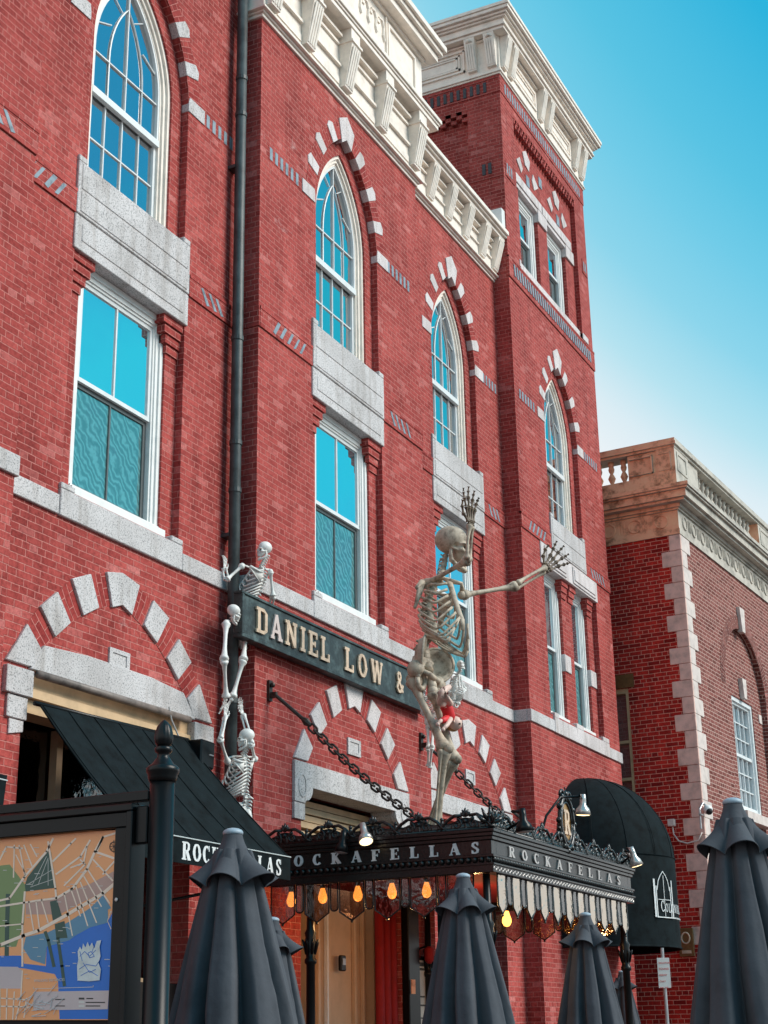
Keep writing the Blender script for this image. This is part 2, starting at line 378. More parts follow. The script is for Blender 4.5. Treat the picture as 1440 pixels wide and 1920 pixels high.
def glass_refl(name, tint=(.012, .016, .018), fres=.75, wav=.4, screen=False, blind=None):
    m = bpy.data.materials.new(name); m.use_nodes = True; nt = m.node_tree; nt.nodes.clear()
    o = N(nt, 'ShaderNodeOutputMaterial'); g = N(nt, 'ShaderNodeBsdfGlossy'); d = N(nt, 'ShaderNodeBsdfDiffuse')
    g.inputs['Roughness'].default_value = .015; g.inputs['Color'].default_value = (.96, .98, 1, 1)
    tcn = N(nt, 'ShaderNodeTexCoord'); n = N(nt, 'ShaderNodeTexNoise'); n.inputs['Scale'].default_value = 2.2; n.inputs['Detail'].default_value = 1.5
    L(nt, tcn.outputs['Object'], n.inputs[0]); bp = N(nt, 'ShaderNodeBump'); bp.inputs['Strength'].default_value = wav; bp.inputs['Distance'].default_value = .012
    L(nt, n.outputs[0], bp.inputs['Height']); L(nt, bp.outputs[0], g.inputs['Normal'])
    d.inputs['Color'].default_value = (*tint, 1)
    if blind:
        w = N(nt, 'ShaderNodeTexWave', wave_type='BANDS', bands_direction='Z'); w.inputs['Scale'].default_value = 9; w.inputs['Distortion'].default_value = .3
        L(nt, tcn.outputs['Object'], w.inputs[0]); L(nt, ramp(nt, w.outputs[0], [(0, tuple(c*.55 for c in blind)), (.35, blind), (1, tuple(c*1.1 for c in blind))]), d.inputs['Color'])
    if screen:
        w = N(nt, 'ShaderNodeTexWave', wave_type='BANDS', bands_direction='DIAGONAL'); w.inputs['Scale'].default_value = 5.5; w.inputs['Distortion'].default_value = 13; w.inputs['Detail'].default_value = 3; w.inputs['Detail Scale'].default_value = .9
        L(nt, tcn.outputs['Object'], w.inputs[0]); L(nt, ramp(nt, w.outputs[0], [(0, tuple(c*.72 for c in screen)), (.6, screen), (1, tuple(c*1.45 for c in screen))]), d.inputs['Color'])
    fr = N(nt, 'ShaderNodeFresnel'); fr.inputs[0].default_value = 1.5
    lw = N(nt, 'ShaderNodeLayerWeight'); lw.inputs[0].default_value = .5
    fac = math_node(nt, 'ADD', fres, math_node(nt, 'MULTIPLY', fr.outputs[0], .3), clamp=True)
    ms = N(nt, 'ShaderNodeMixShader'); L(nt, fac, ms.inputs[0]); L(nt, d.outputs[0], ms.inputs[1]); L(nt, g.outputs[0], ms.inputs[2]); L(nt, ms.outputs[0], o.inputs[0])
    return m
M['glass'] = glass_refl('window_glass', fres=.64)
M['glassd'] = glass_refl('dim_window_glass', fres=.30, blind=(.10, .12, .12))
M['glassb'] = glass_refl('blinds_behind_glass', fres=.80, blind=(.05, .34, .40))
M['screen'] = glass_refl('insect_screen_glass', fres=.20, wav=2.5, screen=(.08, .21, .22))
def clearglass(name, col=(.8, .8, .8), refl=.16, rough=.02, gc=(1, 1, 1), bs=.6, bd=.01, ns=9):
    m = bpy.data.materials.new(name); m.use_nodes = True; nt = m.node_tree; nt.nodes.clear()
    o = N(nt, 'ShaderNodeOutputMaterial'); g = N(nt, 'ShaderNodeBsdfGlossy'); t = N(nt, 'ShaderNodeBsdfTransparent')
    g.inputs['Color'].default_value = (*gc, 1); g.inputs['Roughness'].default_value = rough; t.inputs[0].default_value = (*col, 1)
    tcn = N(nt, 'ShaderNodeTexCoord'); n = N(nt, 'ShaderNodeTexNoise'); n.inputs['Scale'].default_value = ns; n.inputs['Detail'].default_value = 3; L(nt, tcn.outputs['Object'], n.inputs[0])
    bp = N(nt, 'ShaderNodeBump'); bp.inputs['Strength'].default_value = bs; bp.inputs['Distance'].default_value = bd; L(nt, n.outputs[0], bp.inputs['Height']); L(nt, bp.outputs[0], g.inputs['Normal'])
    fr = N(nt, 'ShaderNodeFresnel'); fr.inputs[0].default_value = 1.5
    ms = N(nt, 'ShaderNodeMixShader'); L(nt, math_node(nt, 'ADD', fr.outputs[0], refl, clamp=True), ms.inputs[0]); L(nt, t.outputs[0], ms.inputs[1]); L(nt, g.outputs[0], ms.inputs[2]); L(nt, ms.outputs[0], o.inputs[0])
    return m
M['pane'] = clearglass('bevelled_pane', (.62, .52, .50), .10)
M['panef'] = clearglass('bevelled_pane_front', (.50, .34, .22), .48, gc=(1, .90, .78), bs=.8, bd=.022, ns=8)  # golden reflections are put into the gloss tint

# ------------------------------------------------------------------ lettering (own stroke alphabet)
def bar(a, b, w):
    a, b = Vector((*a, 0)), Vector((*b, 0)); d = (b-a).normalized(); n = Vector((-d.y, d.x, 0))*w/2
    return [(a-n)[:2], (b-n)[:2], (b+n)[:2], (a+n)[:2]]
def arcpts(cx, cy, rx, ry, a0, a1, n=14):
    return [(cx+rx*cos(radians(a0+(a1-a0)*i/n)), cy+ry*sin(radians(a0+(a1-a0)*i/n))) for i in range(n+1)]
def stroke(path, w, wt=None):
    """ribbon along a path: vertical runs get width w, horizontal runs width wt"""
    wt = wt or w; out = []
    P = [Vector((*p, 0)) for p in path]; Lp = []; Rp = []
    for i, p in enumerate(P):
        d = (P[min(i+1, len(P)-1)]-P[max(i-1, 0)]).normalized(); ww = (w*abs(d.y)+wt*abs(d.x))/max(1e-6, abs(d.x)+abs(d.y))
        n = Vector((-d.y, d.x, 0))*ww/2; Lp.append((p+n)[:2]); Rp.append((p-n)[:2])
    for i in range(len(P)-1): out.append([Rp[i], Rp[i+1], Lp[i+1], Lp[i]])
    return out
def glyph(c, T=.2, t=.11, sf=.09):
    """slab letter in a box 0..w x 0..1 -> (polygons, width)"""
    def stem(x, y0=0, y1=1, s0=True, s1=True, w=T):
        o = [bar((x, y0), (x, y1), w)]
        if s0: o.append(bar((x-w/2-sf, y0+t/2), (x+w/2+sf, y0+t/2), t))
        if s1: o.append(bar((x-w/2-sf, y1-t/2), (x+w/2+sf, y1-t/2), t))
        return o
    if c == 'D': return stem(.2)+stroke([(.2, 1-t/2), (.55, 1-t/2), (.72, .84), (.72, .16), (.55, t/2), (.2, t/2)], T, t), .85
    if c == 'A': return [bar((.12, .05), (.42, 1), t*1.2), bar((.42, 1), (.72, .05), T), bar((.22, .33), (.62, .33), t), bar((0, t/2), (.28, t/2), t), bar((.56, t/2), (.9, t/2), t)], .88
    if c == 'N': return stem(.18, w=t*1.3)+stem(.76, s0=False, w=t*1.3)+[bar((.18, .98), (.76, .03), T)], .95
    if c == 'I': return stem(.22), .44
    if c == 'E': return stem(.2)+[bar((.2, 1-t/2), (.66, 1-t/2), t), bar((.2, t/2), (.7, t/2), t), bar((.2, .5), (.52, .5), t), bar((.66, .72), (.66, 1), t*.8), bar((.7, 0), (.7, .3), t*.8), bar((.52, .38), (.52, .62), t*.8)], .78
    if c == 'L': return stem(.2)+[bar((.2, t/2), (.68, t/2), t), bar((.68, 0), (.68, .34), t*.9)], .76
    if c == 'F': return stem(.2)+[bar((.2, 1-t/2), (.66, 1-t/2), t), bar((.2, .5), (.5, .5), t), bar((.66, .7), (.66, 1), t*.8), bar((.5, .38), (.5, .62), t*.8)], .74
    if c == 'O': return stroke([(.40+.29*cos(a), .5+.445*sin(a)) for a in [2*pi*i/20 for i in range(21)]], T, t), .8
    if c == 'W': return [bar((.1, 1), (.32, 0), T), bar((.32, 0), (.52, .9), t), bar((.52, 1), (.74, 0), T), bar((.74, 0), (.96, 1), t), bar((0, 1-t/2), (.26, 1-t/2), t), bar((.4, 1-t/2), (.64, 1-t/2), t), bar((.84, 1-t/2), (1.06, 1-t/2), t)], 1.08
    if c == 'R': return stem(.2)+stroke([(.2, 1-t/2), (.5, 1-t/2), (.63, .87), (.63, .65), (.5, .5), (.2, .5)], T, t)+[bar((.42, .5), (.68, .04), T), bar((.6, t/2), (.84, t/2), t)], .84
    if c == 'C': return stroke([(.42+.30*cos(radians(a)), .5+.445*sin(radians(a))) for a in range(50, 321, 15)], T, t)+[bar((.62, .68), (.62, 1), t*.8)], .76
    if c == 'K': return stem(.2)+[bar((.2, .42), (.66, .96), t*1.2), bar((.36, .58), (.70, .04), T), bar((.5, 1-t/2), (.82, 1-t/2), t), bar((.56, t/2), (.86, t/2), t)], .88
    if c == 'S': return stroke([(.58, .78), (.5, .93), (.34, .95), (.2, .86), (.18, .7), (.3, .56), (.46, .46), (.58, .33), (.55, .13), (.38, .05), (.22, .07), (.13, .22)], T*.95, t)+[bar((.6, .68), (.6, .98), t*.7), bar((.12, .02), (.12, .32), t*.7)], .72
    if c == '&': return stroke([(.72, .06), (.22, .66), (.2, .82), (.3, .95), (.42, .93), (.5, .8), (.45, .66), (.18, .4), (.12, .22), (.25, .06), (.42, .05), (.6, .2), (.7, .42)], T*.8, t*1.1), .82
    if c == 'T': return stem(.35, s1=False)+[bar((.02, 1-t/2), (.68, 1-t/2), t)], .7
    if c == 'B': return stem(.2)+stroke([(.2, 1-t/2), (.5, 1-t/2), (.6, .85), (.6, .66), (.48, .52), (.64, .4), (.66, .18), (.52, t/2), (.2, t/2)], T, t)+[bar((.2, .52), (.48, .52), t)], .8
    if c == '1': return stem(.25, s1=False)+[bar((.05, .8), (.25, .98), t)], .5
    if c == '8': return stroke([(.36+.22*cos(a), .74+.21*sin(a)) for a in [2*pi*i/14 for i in range(15)]], T*.8, t)+stroke([(.36+.27*cos(a), .28+.23*sin(a)) for a in [2*pi*i/14 for i in range(15)]], T*.8, t), .72
    return [], .4
def word(text, o, r, u, n, h, width, thick, mb=None, T=.2, t=.11, sx=None, mi=0, each=None):
    """slab text starting at o, running along r, letters h high, whole word 'width' long; each(mb, ch) per letter"""
    gl = [glyph(c, T, t) for c in text]
    tot = sum(g[1] for g in gl)
    sx = sx or h*.9
    gap = (width - tot*sx)/max(1, len(text)-1)
    x = 0
    for c, (pols, w) in zip(text, gl):
        m = MB() if each else mb
        for i, p in enumerate(pols):
            m.prism([(x+a*sx, b*h) for a, b in p], 0.0, -(thick+.0003*i), mi, fr=(o, r, u, n))
        if each and pols: each(m, c)
        x += w*sx+gap
def font_text(name, txt, mtl, parent, o, r, u, n, size, ext=.002, align='LEFT'):
    cu = bpy.data.curves.new(name, 'FONT'); cu.body = txt; cu.size = size; cu.extrude = ext; cu.align_x = align
    ob = bpy.data.objects.new(name, cu); C.objects.link(ob)
    dg = bpy.context.evaluated_depsgraph_get(); me = bpy.data.meshes.new_from_object(ob.evaluated_get(dg))
    bpy.data.objects.remove(ob); bpy.data.curves.remove(cu)
    me.name = name; me.transform(Matrix(((r.x, u.x, n.x, o.x), (r.y, u.y, n.y, o.y), (r.z, u.z, n.z, o.z), (0, 0, 0, 1))))
    me.materials.clear(); me.materials.append(mtl)
    ob = bpy.data.objects.new(name, me); C.objects.link(ob)
    if parent:
        ob.parent = parent; off = Vector((0, 0, 0)); q = parent
        while q is not None: off += q.location; q = q.parent
        me.transform(Matrix.Translation(-off))
    return ob
XA, YA, ZA = Vector((1, 0, 0)), Vector((0, 1, 0)), Vector((0, 0, 1))

# ------------------------------------------------------------------ ground
g = MB(); g.add([(-300, -300, 0), (400, -300, 0), (400, 300, 0), (-300, 300, 0)], [(0, 1, 2, 3)]); tag(g.build('ground', M['pave']), kind='structure')
g = MB(); g.box(-40, 120, -9, 1.0, .004, .02); tag(g.build('road', M['asphalt']), kind='structure')
g = MB(); g.box(-40, 120, 1.0, 1.16, 0, .12); tag(g.build('kerb', M['granite']), kind='structure')

# ------------------------------------------------------------------ the red brick building
B = thing('brick_building', 'red brick Victorian building with pointed arch windows, granite trim and cream cornices', 'building')
def gothic(cx, hw, z0, zb, d=0, n=12, c=.724, top_extra=0):
    """loop: bottom left, up, over the pointed arch, down to bottom right; d = inset"""
    r = hw + c - d; P = [(cx-hw+d, zb)]
    a1 = math.acos(c/r)
    for i in range(n+1):
        a = a1*i/n; P.append((cx + c - r*cos(a), z0 + r*sin(a)))
    for i in range(n, -1, -1):
        a = a1*i/n
        if i == n: continue
        P.append((cx - c + r*cos(a), z0 + r*sin(a)))
    P.append((cx+hw-d, zb)); return P
def rect(x0, x1, z0, z1): return [(x0, z0), (x0, z1), (x1, z1), (x1, z0)]
Y2, Y1, Y3, YT = 8.0, 8.30, 8.28, 8.0
wall = MB()
bays = {}   # name: cx, y0, gothic half width, panel half width
bays['1'] = (11.35, Y1, .91, .985); bays['2'] = (15.52, Y2, .87, .955); bays['3'] = (19.58, Y3, .83, .94)
X0, XA1, XB, XC_, XD, XE = 4.0, 9.40, 13.33, 17.70, 21.40, 25.78
SP = 11.48
def arch_hole(cx, hw, zt, z0=0.0): return rect(cx-hw, cx+hw, z0, zt)
def wallbay(x0, x1, y, ztop, cx, ghw, phw, gh, gt):
    holes = [gothic(cx, ghw, SP, 9.80), rect(cx-phw+.03, cx+phw-.03, 6.40, 8.86)]
    outer = [(x0, 0.0), (x0, ztop), (x1, ztop), (x1, 0.0), (cx+gh, 0.0), (cx+gh, gt), (cx-gh, gt), (cx-gh, 0.0)]
    wall.sheet(outer, holes, y)
    wall.reveal(holes[0], y, y+.09); wall.reveal(holes[1], y, y+.09)
    wall.reveal([(cx+gh, 0.0), (cx+gh, gt), (cx-gh, gt), (cx-gh, 0.0)], y, y+.45, closed=False)
    # second order of brick
    gi = gothic(cx, ghw, SP, 9.80, .195); wall.ring(holes[0], gi, y+.09, y+.17)
    ri = rect(cx-phw+.245, cx+phw-.245, 6.40, 8.86); wall.ring(holes[1], ri, y+.09, y+.17)
    # corbel courses under the lintel
    for s in (-1, 1):
        for k in range(4):
            xa = cx+s*(phw-.03); xb = cx+s*(phw-.245-.008-.045*(3-k))
            zt = 8.855-.1*k
            wall.box(min(xa, xb), max(xa, xb), y+.018+.018*k, y+.2, zt-.098, zt-.008*(k > 0))
wall.sheet([(X0, 0), (X0, 17), (XA1, 17), (XA1, 0)], [], Y2)
wall.reveal([(XA1, 0), (XA1, 17)], Y2, Y1, closed=False)
wallbay(XA1, XB, Y1, 17, *[bays['1'][i] for i in (0, 2, 3)], 1.31, 4.65)
wall.reveal([(XB, 0), (XB, 13.4)], Y2, Y1, closed=False)
wallbay(XB, XC_, Y2, 13.42, *[bays['2'][i] for i in (0, 2, 3)], 1.20, 4.22)
wall.reveal([(XC_, 0), (XC_, 13.4)], Y2, Y3, closed=False)
wallbay(XC_, XD, Y3, 13.75, *[bays['3'][i] for i in (0, 2, 3)], 1.18, 4.38)
# tower front
TX = 23.6
tg = gothic(TX, .84, SP, 9.80)
tl = rect(22.24, 24.96, 6.40, 8.86); tu = rect(22.0, 25.2, 14.05, 17.06)
wall.sheet([(XD, 0), (XD, 17.6), (XE, 17.6), (XE, 0)], [tg, tl, tu], YT)
for l in (tg, tl, tu): wall.reveal(l, YT, YT+.09)
wall.ring(tg, gothic(TX, .84, SP, 9.80, .195), YT+.09, YT+.17)
t1 = rect(22.57, 23.36, 6.40, 8.86); t2 = rect(23.86, 24.66, 6.40, 8.86)
wall.sheet([p for p in tl], [t1, t2], YT+.09); wall.reveal(t1, YT+.09, YT+.19); wall.reveal(t2, YT+.09, YT+.19)
u1 = rect(22.30, 23.25, 14.2, 15.86); u2 = rect(23.72, 24.72, 14.2, 15.86)
wall.sheet([p for p in tu], [u1, u2], YT+.09); wall.reveal(u1, YT+.09, YT+.24); wall.reveal(u2, YT+.09, YT+.24)
for xs in ((22.57, 1), (23.36, -1), (23.86, 1), (24.66, -1)):
    for k in range(3):
        if xs[1] == 1 and xs[0] < 23: continue
        a, b = sorted((xs[0]-xs[1]*.2, xs[0]+xs[1]*(.10-.03*k)))
        wall.box(a, b, YT+.03+.02*k, YT+.19, 8.75-.1*k, 8.852-.1*k)
# tower sides
def sideY(x, y0, y1, z0, z1, m=None):
    (m or wall).add([(x, y1, z0), (x, y0, z0), (x, y0, z1), (x, y1, z1)], [(0, 1, 2, 3)])
sideY(XD, YT, 8.63, 0, 17.6); sideY(XD, 8.63, 16, 17.05, 17.6); sideY(XD, 8.63, 16, 0, 12); sideY(XD+.09, 8.63, 16, 12, 17.05)
wall.add([(XD, 8.63, 12), (XD, 8.63, 17.05), (XD+.09, 8.63, 17.05), (XD+.09, 8.63, 12)], [(0, 1, 2, 3)])
wall.add([(XD, 8.63, 12), (XD, 16, 12), (XD+.09, 16, 12), (XD+.09, 8.63, 12)], [(0, 1, 2, 3)])
sideY(XE, YT, 16, 0, 17.6)
wall.add([(XD, 16, 0), (XE, 16, 0), (XE, 16, 17.6), (XD, 16, 17.6)], [(0, 1, 2, 3)])
for r_ in range(2):                                   # checker corbelling
    for k in range(48):
        xk = 22.03+.0655*k
        if (k+r_) % 2 == 0: wall.box(xk, xk+.060, YT+.004, YT+.09, 17.055-.082*(r_+1), 17.058-.082*r_)
for r_ in range(3):
    for k in range(40):
        yk = 8.635+.105*k
        if (k+r_) % 2 == 0: wall.box(XD+.004, XD+.09, yk, yk+.1, 17.05-.075*(r_+1), 17.053-.075*r_)
# roofs and back
wall.add([(X0, 8.02, 17), (XB, 8.31, 17), (XB, 16, 17), (X0, 16, 17)], [(0, 1, 2, 3)])
sideY(XB, 8.31, 16, 13.4, 17); wall.add([(X0, 16, 0), (XD, 16, 0), (XD, 16, 17), (X0, 16, 17)], [(0, 1, 2, 3)])
wall.build('wall', M['brick'], B)
m = MB(); m.box(XB+.05, XD-.02, 8.35, 15.9, 13.9, 14.0); m.build('roof', M['black'], B)
m = MB()
for cx, y, gh, gt in ((11.37, Y1, 1.31, 4.7), (15.52, Y2, 1.2, 4.3), (19.58, Y3, 1.18, 4.4)):
    m.add([(cx-gh-.2, y+1.6, 0), (cx+gh+.2, y+1.6, 0), (cx+gh+.2, y+1.6, gt+.1), (cx-gh-.2, y+1.6, gt+.1)], [(0, 1, 2, 3)])
    for s in (-1, 1): m.add([(cx+s*(gh+.2), y+.46, 0), (cx+s*(gh+.2), y+1.6, 0), (cx+s*(gh+.2), y+1.6, gt+.1), (cx+s*(gh+.2), y+.46, gt+.1)], [(0, 1, 2, 3)])
    m.add([(cx-gh-.2, y+.46, gt+.1), (cx+gh+.2, y+.46, gt+.1), (cx+gh+.2, y+1.6, gt+.1), (cx-gh-.2, y+1.6, gt+.1)], [(0, 1, 2, 3)])
m.build('inner_room', M['interior'], B)

# belt course, sills, spandrel panels, lintels -------------------------------------------------
bl = MB()
def belt(x0, x1, y): bl.box(x0, x1, y-.03, y+.04, 6.125, 6.31)
belt(X0, XA1+.03, Y2); belt(XA1+.032, 10.35, Y1); belt(12.352, XB-.01, Y1)
belt(XB-.03, 14.56, Y2); bl.box(XB-.03, XB+.02, Y2+.042, Y1+.03, 6.125, 6.31); belt(16.48, XC_+.03, Y2); belt(XC_+.032, 18.62, Y3); belt(20.53, XD-.032, Y3)
bl.box(XD-.03, XD+.02, YT+.042, Y3+.02, 6.125, 6.31); belt(XD-.03, 22.40, YT); belt(25.11, XE+.04, YT)
split(bl, 'belt_course', M['granite'], B, bevel=.006)
def sillblock(cx, hw, y, name='window_sill'):
    s_ = MB(); s_.box(cx-hw, cx+hw, y-.036, y+.13, 6.12, 6.38)
    for a, b in ((cx-hw, cx-hw+.20), (cx+hw-.20, cx+hw)): s_.box(a, b, y-.036, y+.12, 6.382, 6.44)
    o = s_.build(name, M['granite'], B, bevel=.008); return o
for k in '123':
    cx, y, _, phw = bays[k]; sillblock(cx, phw+.005, y)
m = MB(); m.box(22.41, 25.10, YT-.036, YT+.20, 6.12, 6.36)
for a in (22.41, 23.44, 24.78): m.box(a, a+(.34 if a > 23 and a < 24 else .2 if a < 23 else .32), YT-.034, YT+.085, 6.362, 6.44)
m.build('window_sill', M['granite_w'], B, bevel=.006)
def spandrel(cx, phw, y, low=True):
    x0, x1 = cx-phw, cx+phw; s_ = MB()
    s_.box(x0, x1, y-.030, y+.2, 9.222, 9.80)
    s_.box(x0, x0+.13, y-.030, y+.08, 9.80, 9.865); s_.box(x1-.13, x1, y-.030, y+.08, 9.80, 9.865)
    s_.box(x0+.05, x1-.05, y-.038, y-.02, 9.50, 9.785); s_.box(x0+.05, x1-.05, y-.038, y-.02, 9.25, 9.475)
    if low:
        s_.box(x0, x1, y-.022, y+.16, 8.845, 9.212)
        s_.box(x0, x1, y-.012, y+.10, 9.2, 9.23)
        s_.box(x0+.10, x1-.10, y-.030, y-.01, 8.95, 9.13)
        # the lintel bears on the brick at both ends
    return s_.build('spandrel_panel', M['granite'], B, bevel=.007)
for k in '123':
    cx, y, _, phw = bays[k]; spandrel(cx, phw, y)
spandrel(TX, .86, YT, low=False)
m = MB(); m.box(22.20, 25.0, YT-.022, YT+.17, 8.845, 9.212)
for a, b in ((22.34, 23.36), (23.70, 24.86)):
    m.box(a, b, YT-.04, YT-.02, 8.88, 9.17); m.box(a+.05, b-.05, YT-.055, YT-.03, 8.93, 9.12)
m.build('lintel', M['granite_w'], B, bevel=.006)
m = MB()
for a in (23.37, 24.67):
    m.box(a-.016, a+.27, YT+.07, YT+.17, 7.30, 7.585)
split(m, 'jamb_stone', M['granite_w'], B, bevel=.006)
m = MB()
for (a, b), (c, d) in (((22.12, 23.42), (22.24, 23.25)), ((23.46, 25.02), (23.72, 24.72))):
    m.box(a, b, YT+.05, YT+.14, 15.86, 16.04); m.box(d-.03, d+.42, YT+.055, YT+.18, 15.60, 15.858); m.box(a, d, YT+.07, YT+.2, 15.78, 15.859)
m.box(22.0, 25.2, YT+.04, YT+.2, 14.07, 14.24)
m.box(25.2, 25.5, YT-.015, YT+.1, 14.07, 14.2); m.box(21.94, 22.0, YT-.015, YT+.1, 14.07, 14.2)
m.build('lintel', M['granite_w'], B, bevel=.006)
m = MB()
for cx in (22.78, 24.33):
    for pol in ([(-.17, 16.72), (0, 16.83), (.2, 16.70), (.12, 16.46), (0, 16.50), (-.06, 16.5)], [(-.5, 16.38), (-.33, 16.52), (-.2, 16.34), (-.28, 16.22)], [(.33, 16.52), (.58, 16.36), (.36, 16.2), (.26, 16.36)]):
        m.prism([(cx+a, b) for a, b in pol], YT+.075, YT+.12)
split(m, 'arch_stone', M['granite_w'], B)
m = MB()
for x, z in ((22.83, 16.22), (23.5, 16.55), (24.4, 16.22)): m.prism([(x+.11*cos(a)*(.7+.3*(i % 2)), z+.15*sin(a)*(.7+.3*(i % 2))) for i, a in enumerate([2*pi*i/8 for i in range(8)])], YT+.08, YT+.12)
split(m, 'slate_flower', M['slate'], B)

# slate bands ----------------------------------------------------------------------------------
bands = []
def nb():
    global bb, sl
    bb = MB(); sl = bb; bands.append(bb)
    return bb
nb()
def band(x0, x1, y, z0=9.22, z1=9.47):
    nb()
    bb.box(x0, x1, y-.020, y+.02, z0, z1); bb.box(x0, x1, y-.026, y+.02, z1-.03, z1+.004)
def slant(x0, n, y, lean, z0=9.255, z1=9.435, pitch=.155, w=.055):
    for k in range(n):
        x = x0+pitch*k+random.uniform(-.012, .012); e = random.uniform(-.01, .01); sl.prism([(x-lean, z0+e), (x+w-lean, z0-e), (x+w+lean+e, z1-.012), (x+lean, z1-.012+e)], y-.024, y, 1)
def upright(x0, n, y, z0=11.49, z1=11.655, pitch=.125, w=.062):
    nb()
    for k in range(n): sl.box(x0+pitch*k, x0+pitch*k+w, y-.008, y+.01, z0, z1, 1)
    bb.box(x0-.03, x0+pitch*n, y-.004, y+.01, z0-.012, z1+.012)
band(X0, XA1, Y2); slant(8.2, 6, Y2, -.06)
band(XA1, 10.385, Y1); slant(9.62, 4, Y1, .06); band(12.355, XB, Y1); slant(12.62, 3, Y1, -.06)
band(XB+.01, 14.56, Y2); slant(13.68, 5, Y2, .055); band(16.48, XC_, Y2); slant(16.72, 4, Y2, -.055); bb.box(XB-.014, XB+.01, Y2-.014, Y1, 9.22, 9.47)
band(XC_, 18.635, Y3); slant(18.0, 2, Y3, .05); band(20.525, XD-.015, Y3); slant(20.75, 3, Y3, -.055)
band(XD-.014, 22.73, YT); bb.box(XD-.014, XD+.02, YT+.022, Y3, 9.22, 9.47); slant(21.75, 5, YT, .05); band(24.47, XE+.014, YT); slant(24.75, 5, YT, -.055)
upright(12.5, 6, Y1); upright(13.54, 6, Y2); upright(16.71, 6, Y2); upright(17.95, 3, Y3); upright(20.72, 5, Y3); upright(21.6, 6, YT); upright(24.82, 6, YT)
band(XD-.012, XE+.012, YT, 13.63, 14.02)
for k in range(33): sl.prism([(21.62+.121*k, 13.72), (21.68+.121*k, 13.72), (21.645+.121*k, 13.93), (21.585+.121*k, 13.93)], YT-.030, YT, 1)
nb()
bb.box(XD-.012, XE+.012, YT-.012, YT+.02, 17.24, 17.59)
for k in range(34): sl.box(21.6+.118*k, 21.66+.118*k, YT-.016, YT, 17.30, 17.50, 1)
for a, n in ((21.52, 3), (25.5, 2)):
    nb(); bb.box(a-.05, a+.12*n, YT-.012, YT+.01, 15.60, 15.9)
    for k in range(n): sl.box(a+.1*k, a+.05+.1*k, YT-.016, YT, 15.66, 15.86, 1)
for q in bands:
    if q.v: q.build('decorative_band', [M['brick'], M['slate']], B)
m = MB()
for k in range(30): m.box(XD-.016, XD, 8.25+.127*k, 8.306+.127*k, 17.29, 17.49)
for k in range(2): m.box(XD-.016, XD, 8.22+.11*k, 8.28+.11*k, 15.65, 15.86)
split(m, 'slate_insert', M['slated'], B)
m = MB(); m.box(XD-.012, XD, YT+.02, 16, 17.24, 17.27); m.box(XD-.012, XD, YT+.02, 16, 17.53, 17.59); m.box(XD-.012, XD, YT+.02, 8.63, 15.56, 15.59); split(m, 'string_course', M['brick'], B)

# voussoirs of the pointed arches ---------------------------------------------------------------
def wedge(cx, hw, a0, a1, side, d0=0, d1=.25, c=.724):
    r0, r1 = hw+c-d0, hw+c+d1; P = []
    for a, r in ((a0, r0), (a1, r0), (a1, r1), (a0, r1)):
        P.append((cx+side*(-c+r*cos(radians(a))), SP+r*sin(radians(a))))
    return P
def voussoirs(cx, hw, y):
    st = MB(); bvs = {}
    for s in (-1, 1):
        bv = bvs[s] = MB()
        for a in (18.3, 33.6, 49.3):
            p = wedge(cx, hw, a-2.9, a+2.9, s, .006, .235); mid = wedge(cx, hw, a, a, s, 0, .275)[2]
            q = [p[0], p[1], p[2], mid, p[3]]
            st.prism(q, y-.012, y+.089)
        st.prism([(cx+s*(hw-.006), SP), (cx+s*(hw+.32), SP), (cx+s*(hw+.32), SP+.185), (cx+s*(hw+.01), SP+.185), (cx+s*(hw-.005), SP+.1)], y-.012, y+.089)
        # radial brickwork between
        lim = [5.8, 15.4, 21.2, 30.7, 36.5, 46.4, 52.2, 59.5]
        for i in range(0, 8, 2):
            n = 4
            for k in range(n):
                a0 = lim[i]+(lim[i+1]-lim[i])*k/n; a1 = lim[i]+(lim[i+1]-lim[i])*(k+1)/n
                w = wedge(cx, hw, a0, a1, s, 0, .225); o = bv.add([(p[0], y-.004, p[1]) for p in w], [(0, 1, 2, 3)] if s == 1 else [(3, 2, 1, 0)])
                r = (hw+.724)
                for j, (aa, rr) in enumerate(((a0, 0), (a1, 0), (a1, .225), (a0, .225))): bv.uv[o+j] = (rr, radians(aa)*r*1.05)
    h = sqrt((hw+.724)**2-.724**2)
    kz = SP+h
    st.prism([(cx-.13, kz-.13), (cx, kz-.03), (cx+.13, kz-.13), (cx+.225, kz+.17), (cx+.02, kz+.34), (cx-.21, kz+.20)], y-.016, y+.089)
    o = bvs[-1].build('arch', M['brick_uv'], B); bvs[1].build('arch', M['brick_uv'], B); split(st, 'arch_stone', M['granite_w'] if cx > 14 else M['granite'], o, bevel=.004)
for k in '123': voussoirs(bays[k][0], bays[k][2], bays[k][1])
voussoirs(TX, .84, YT)

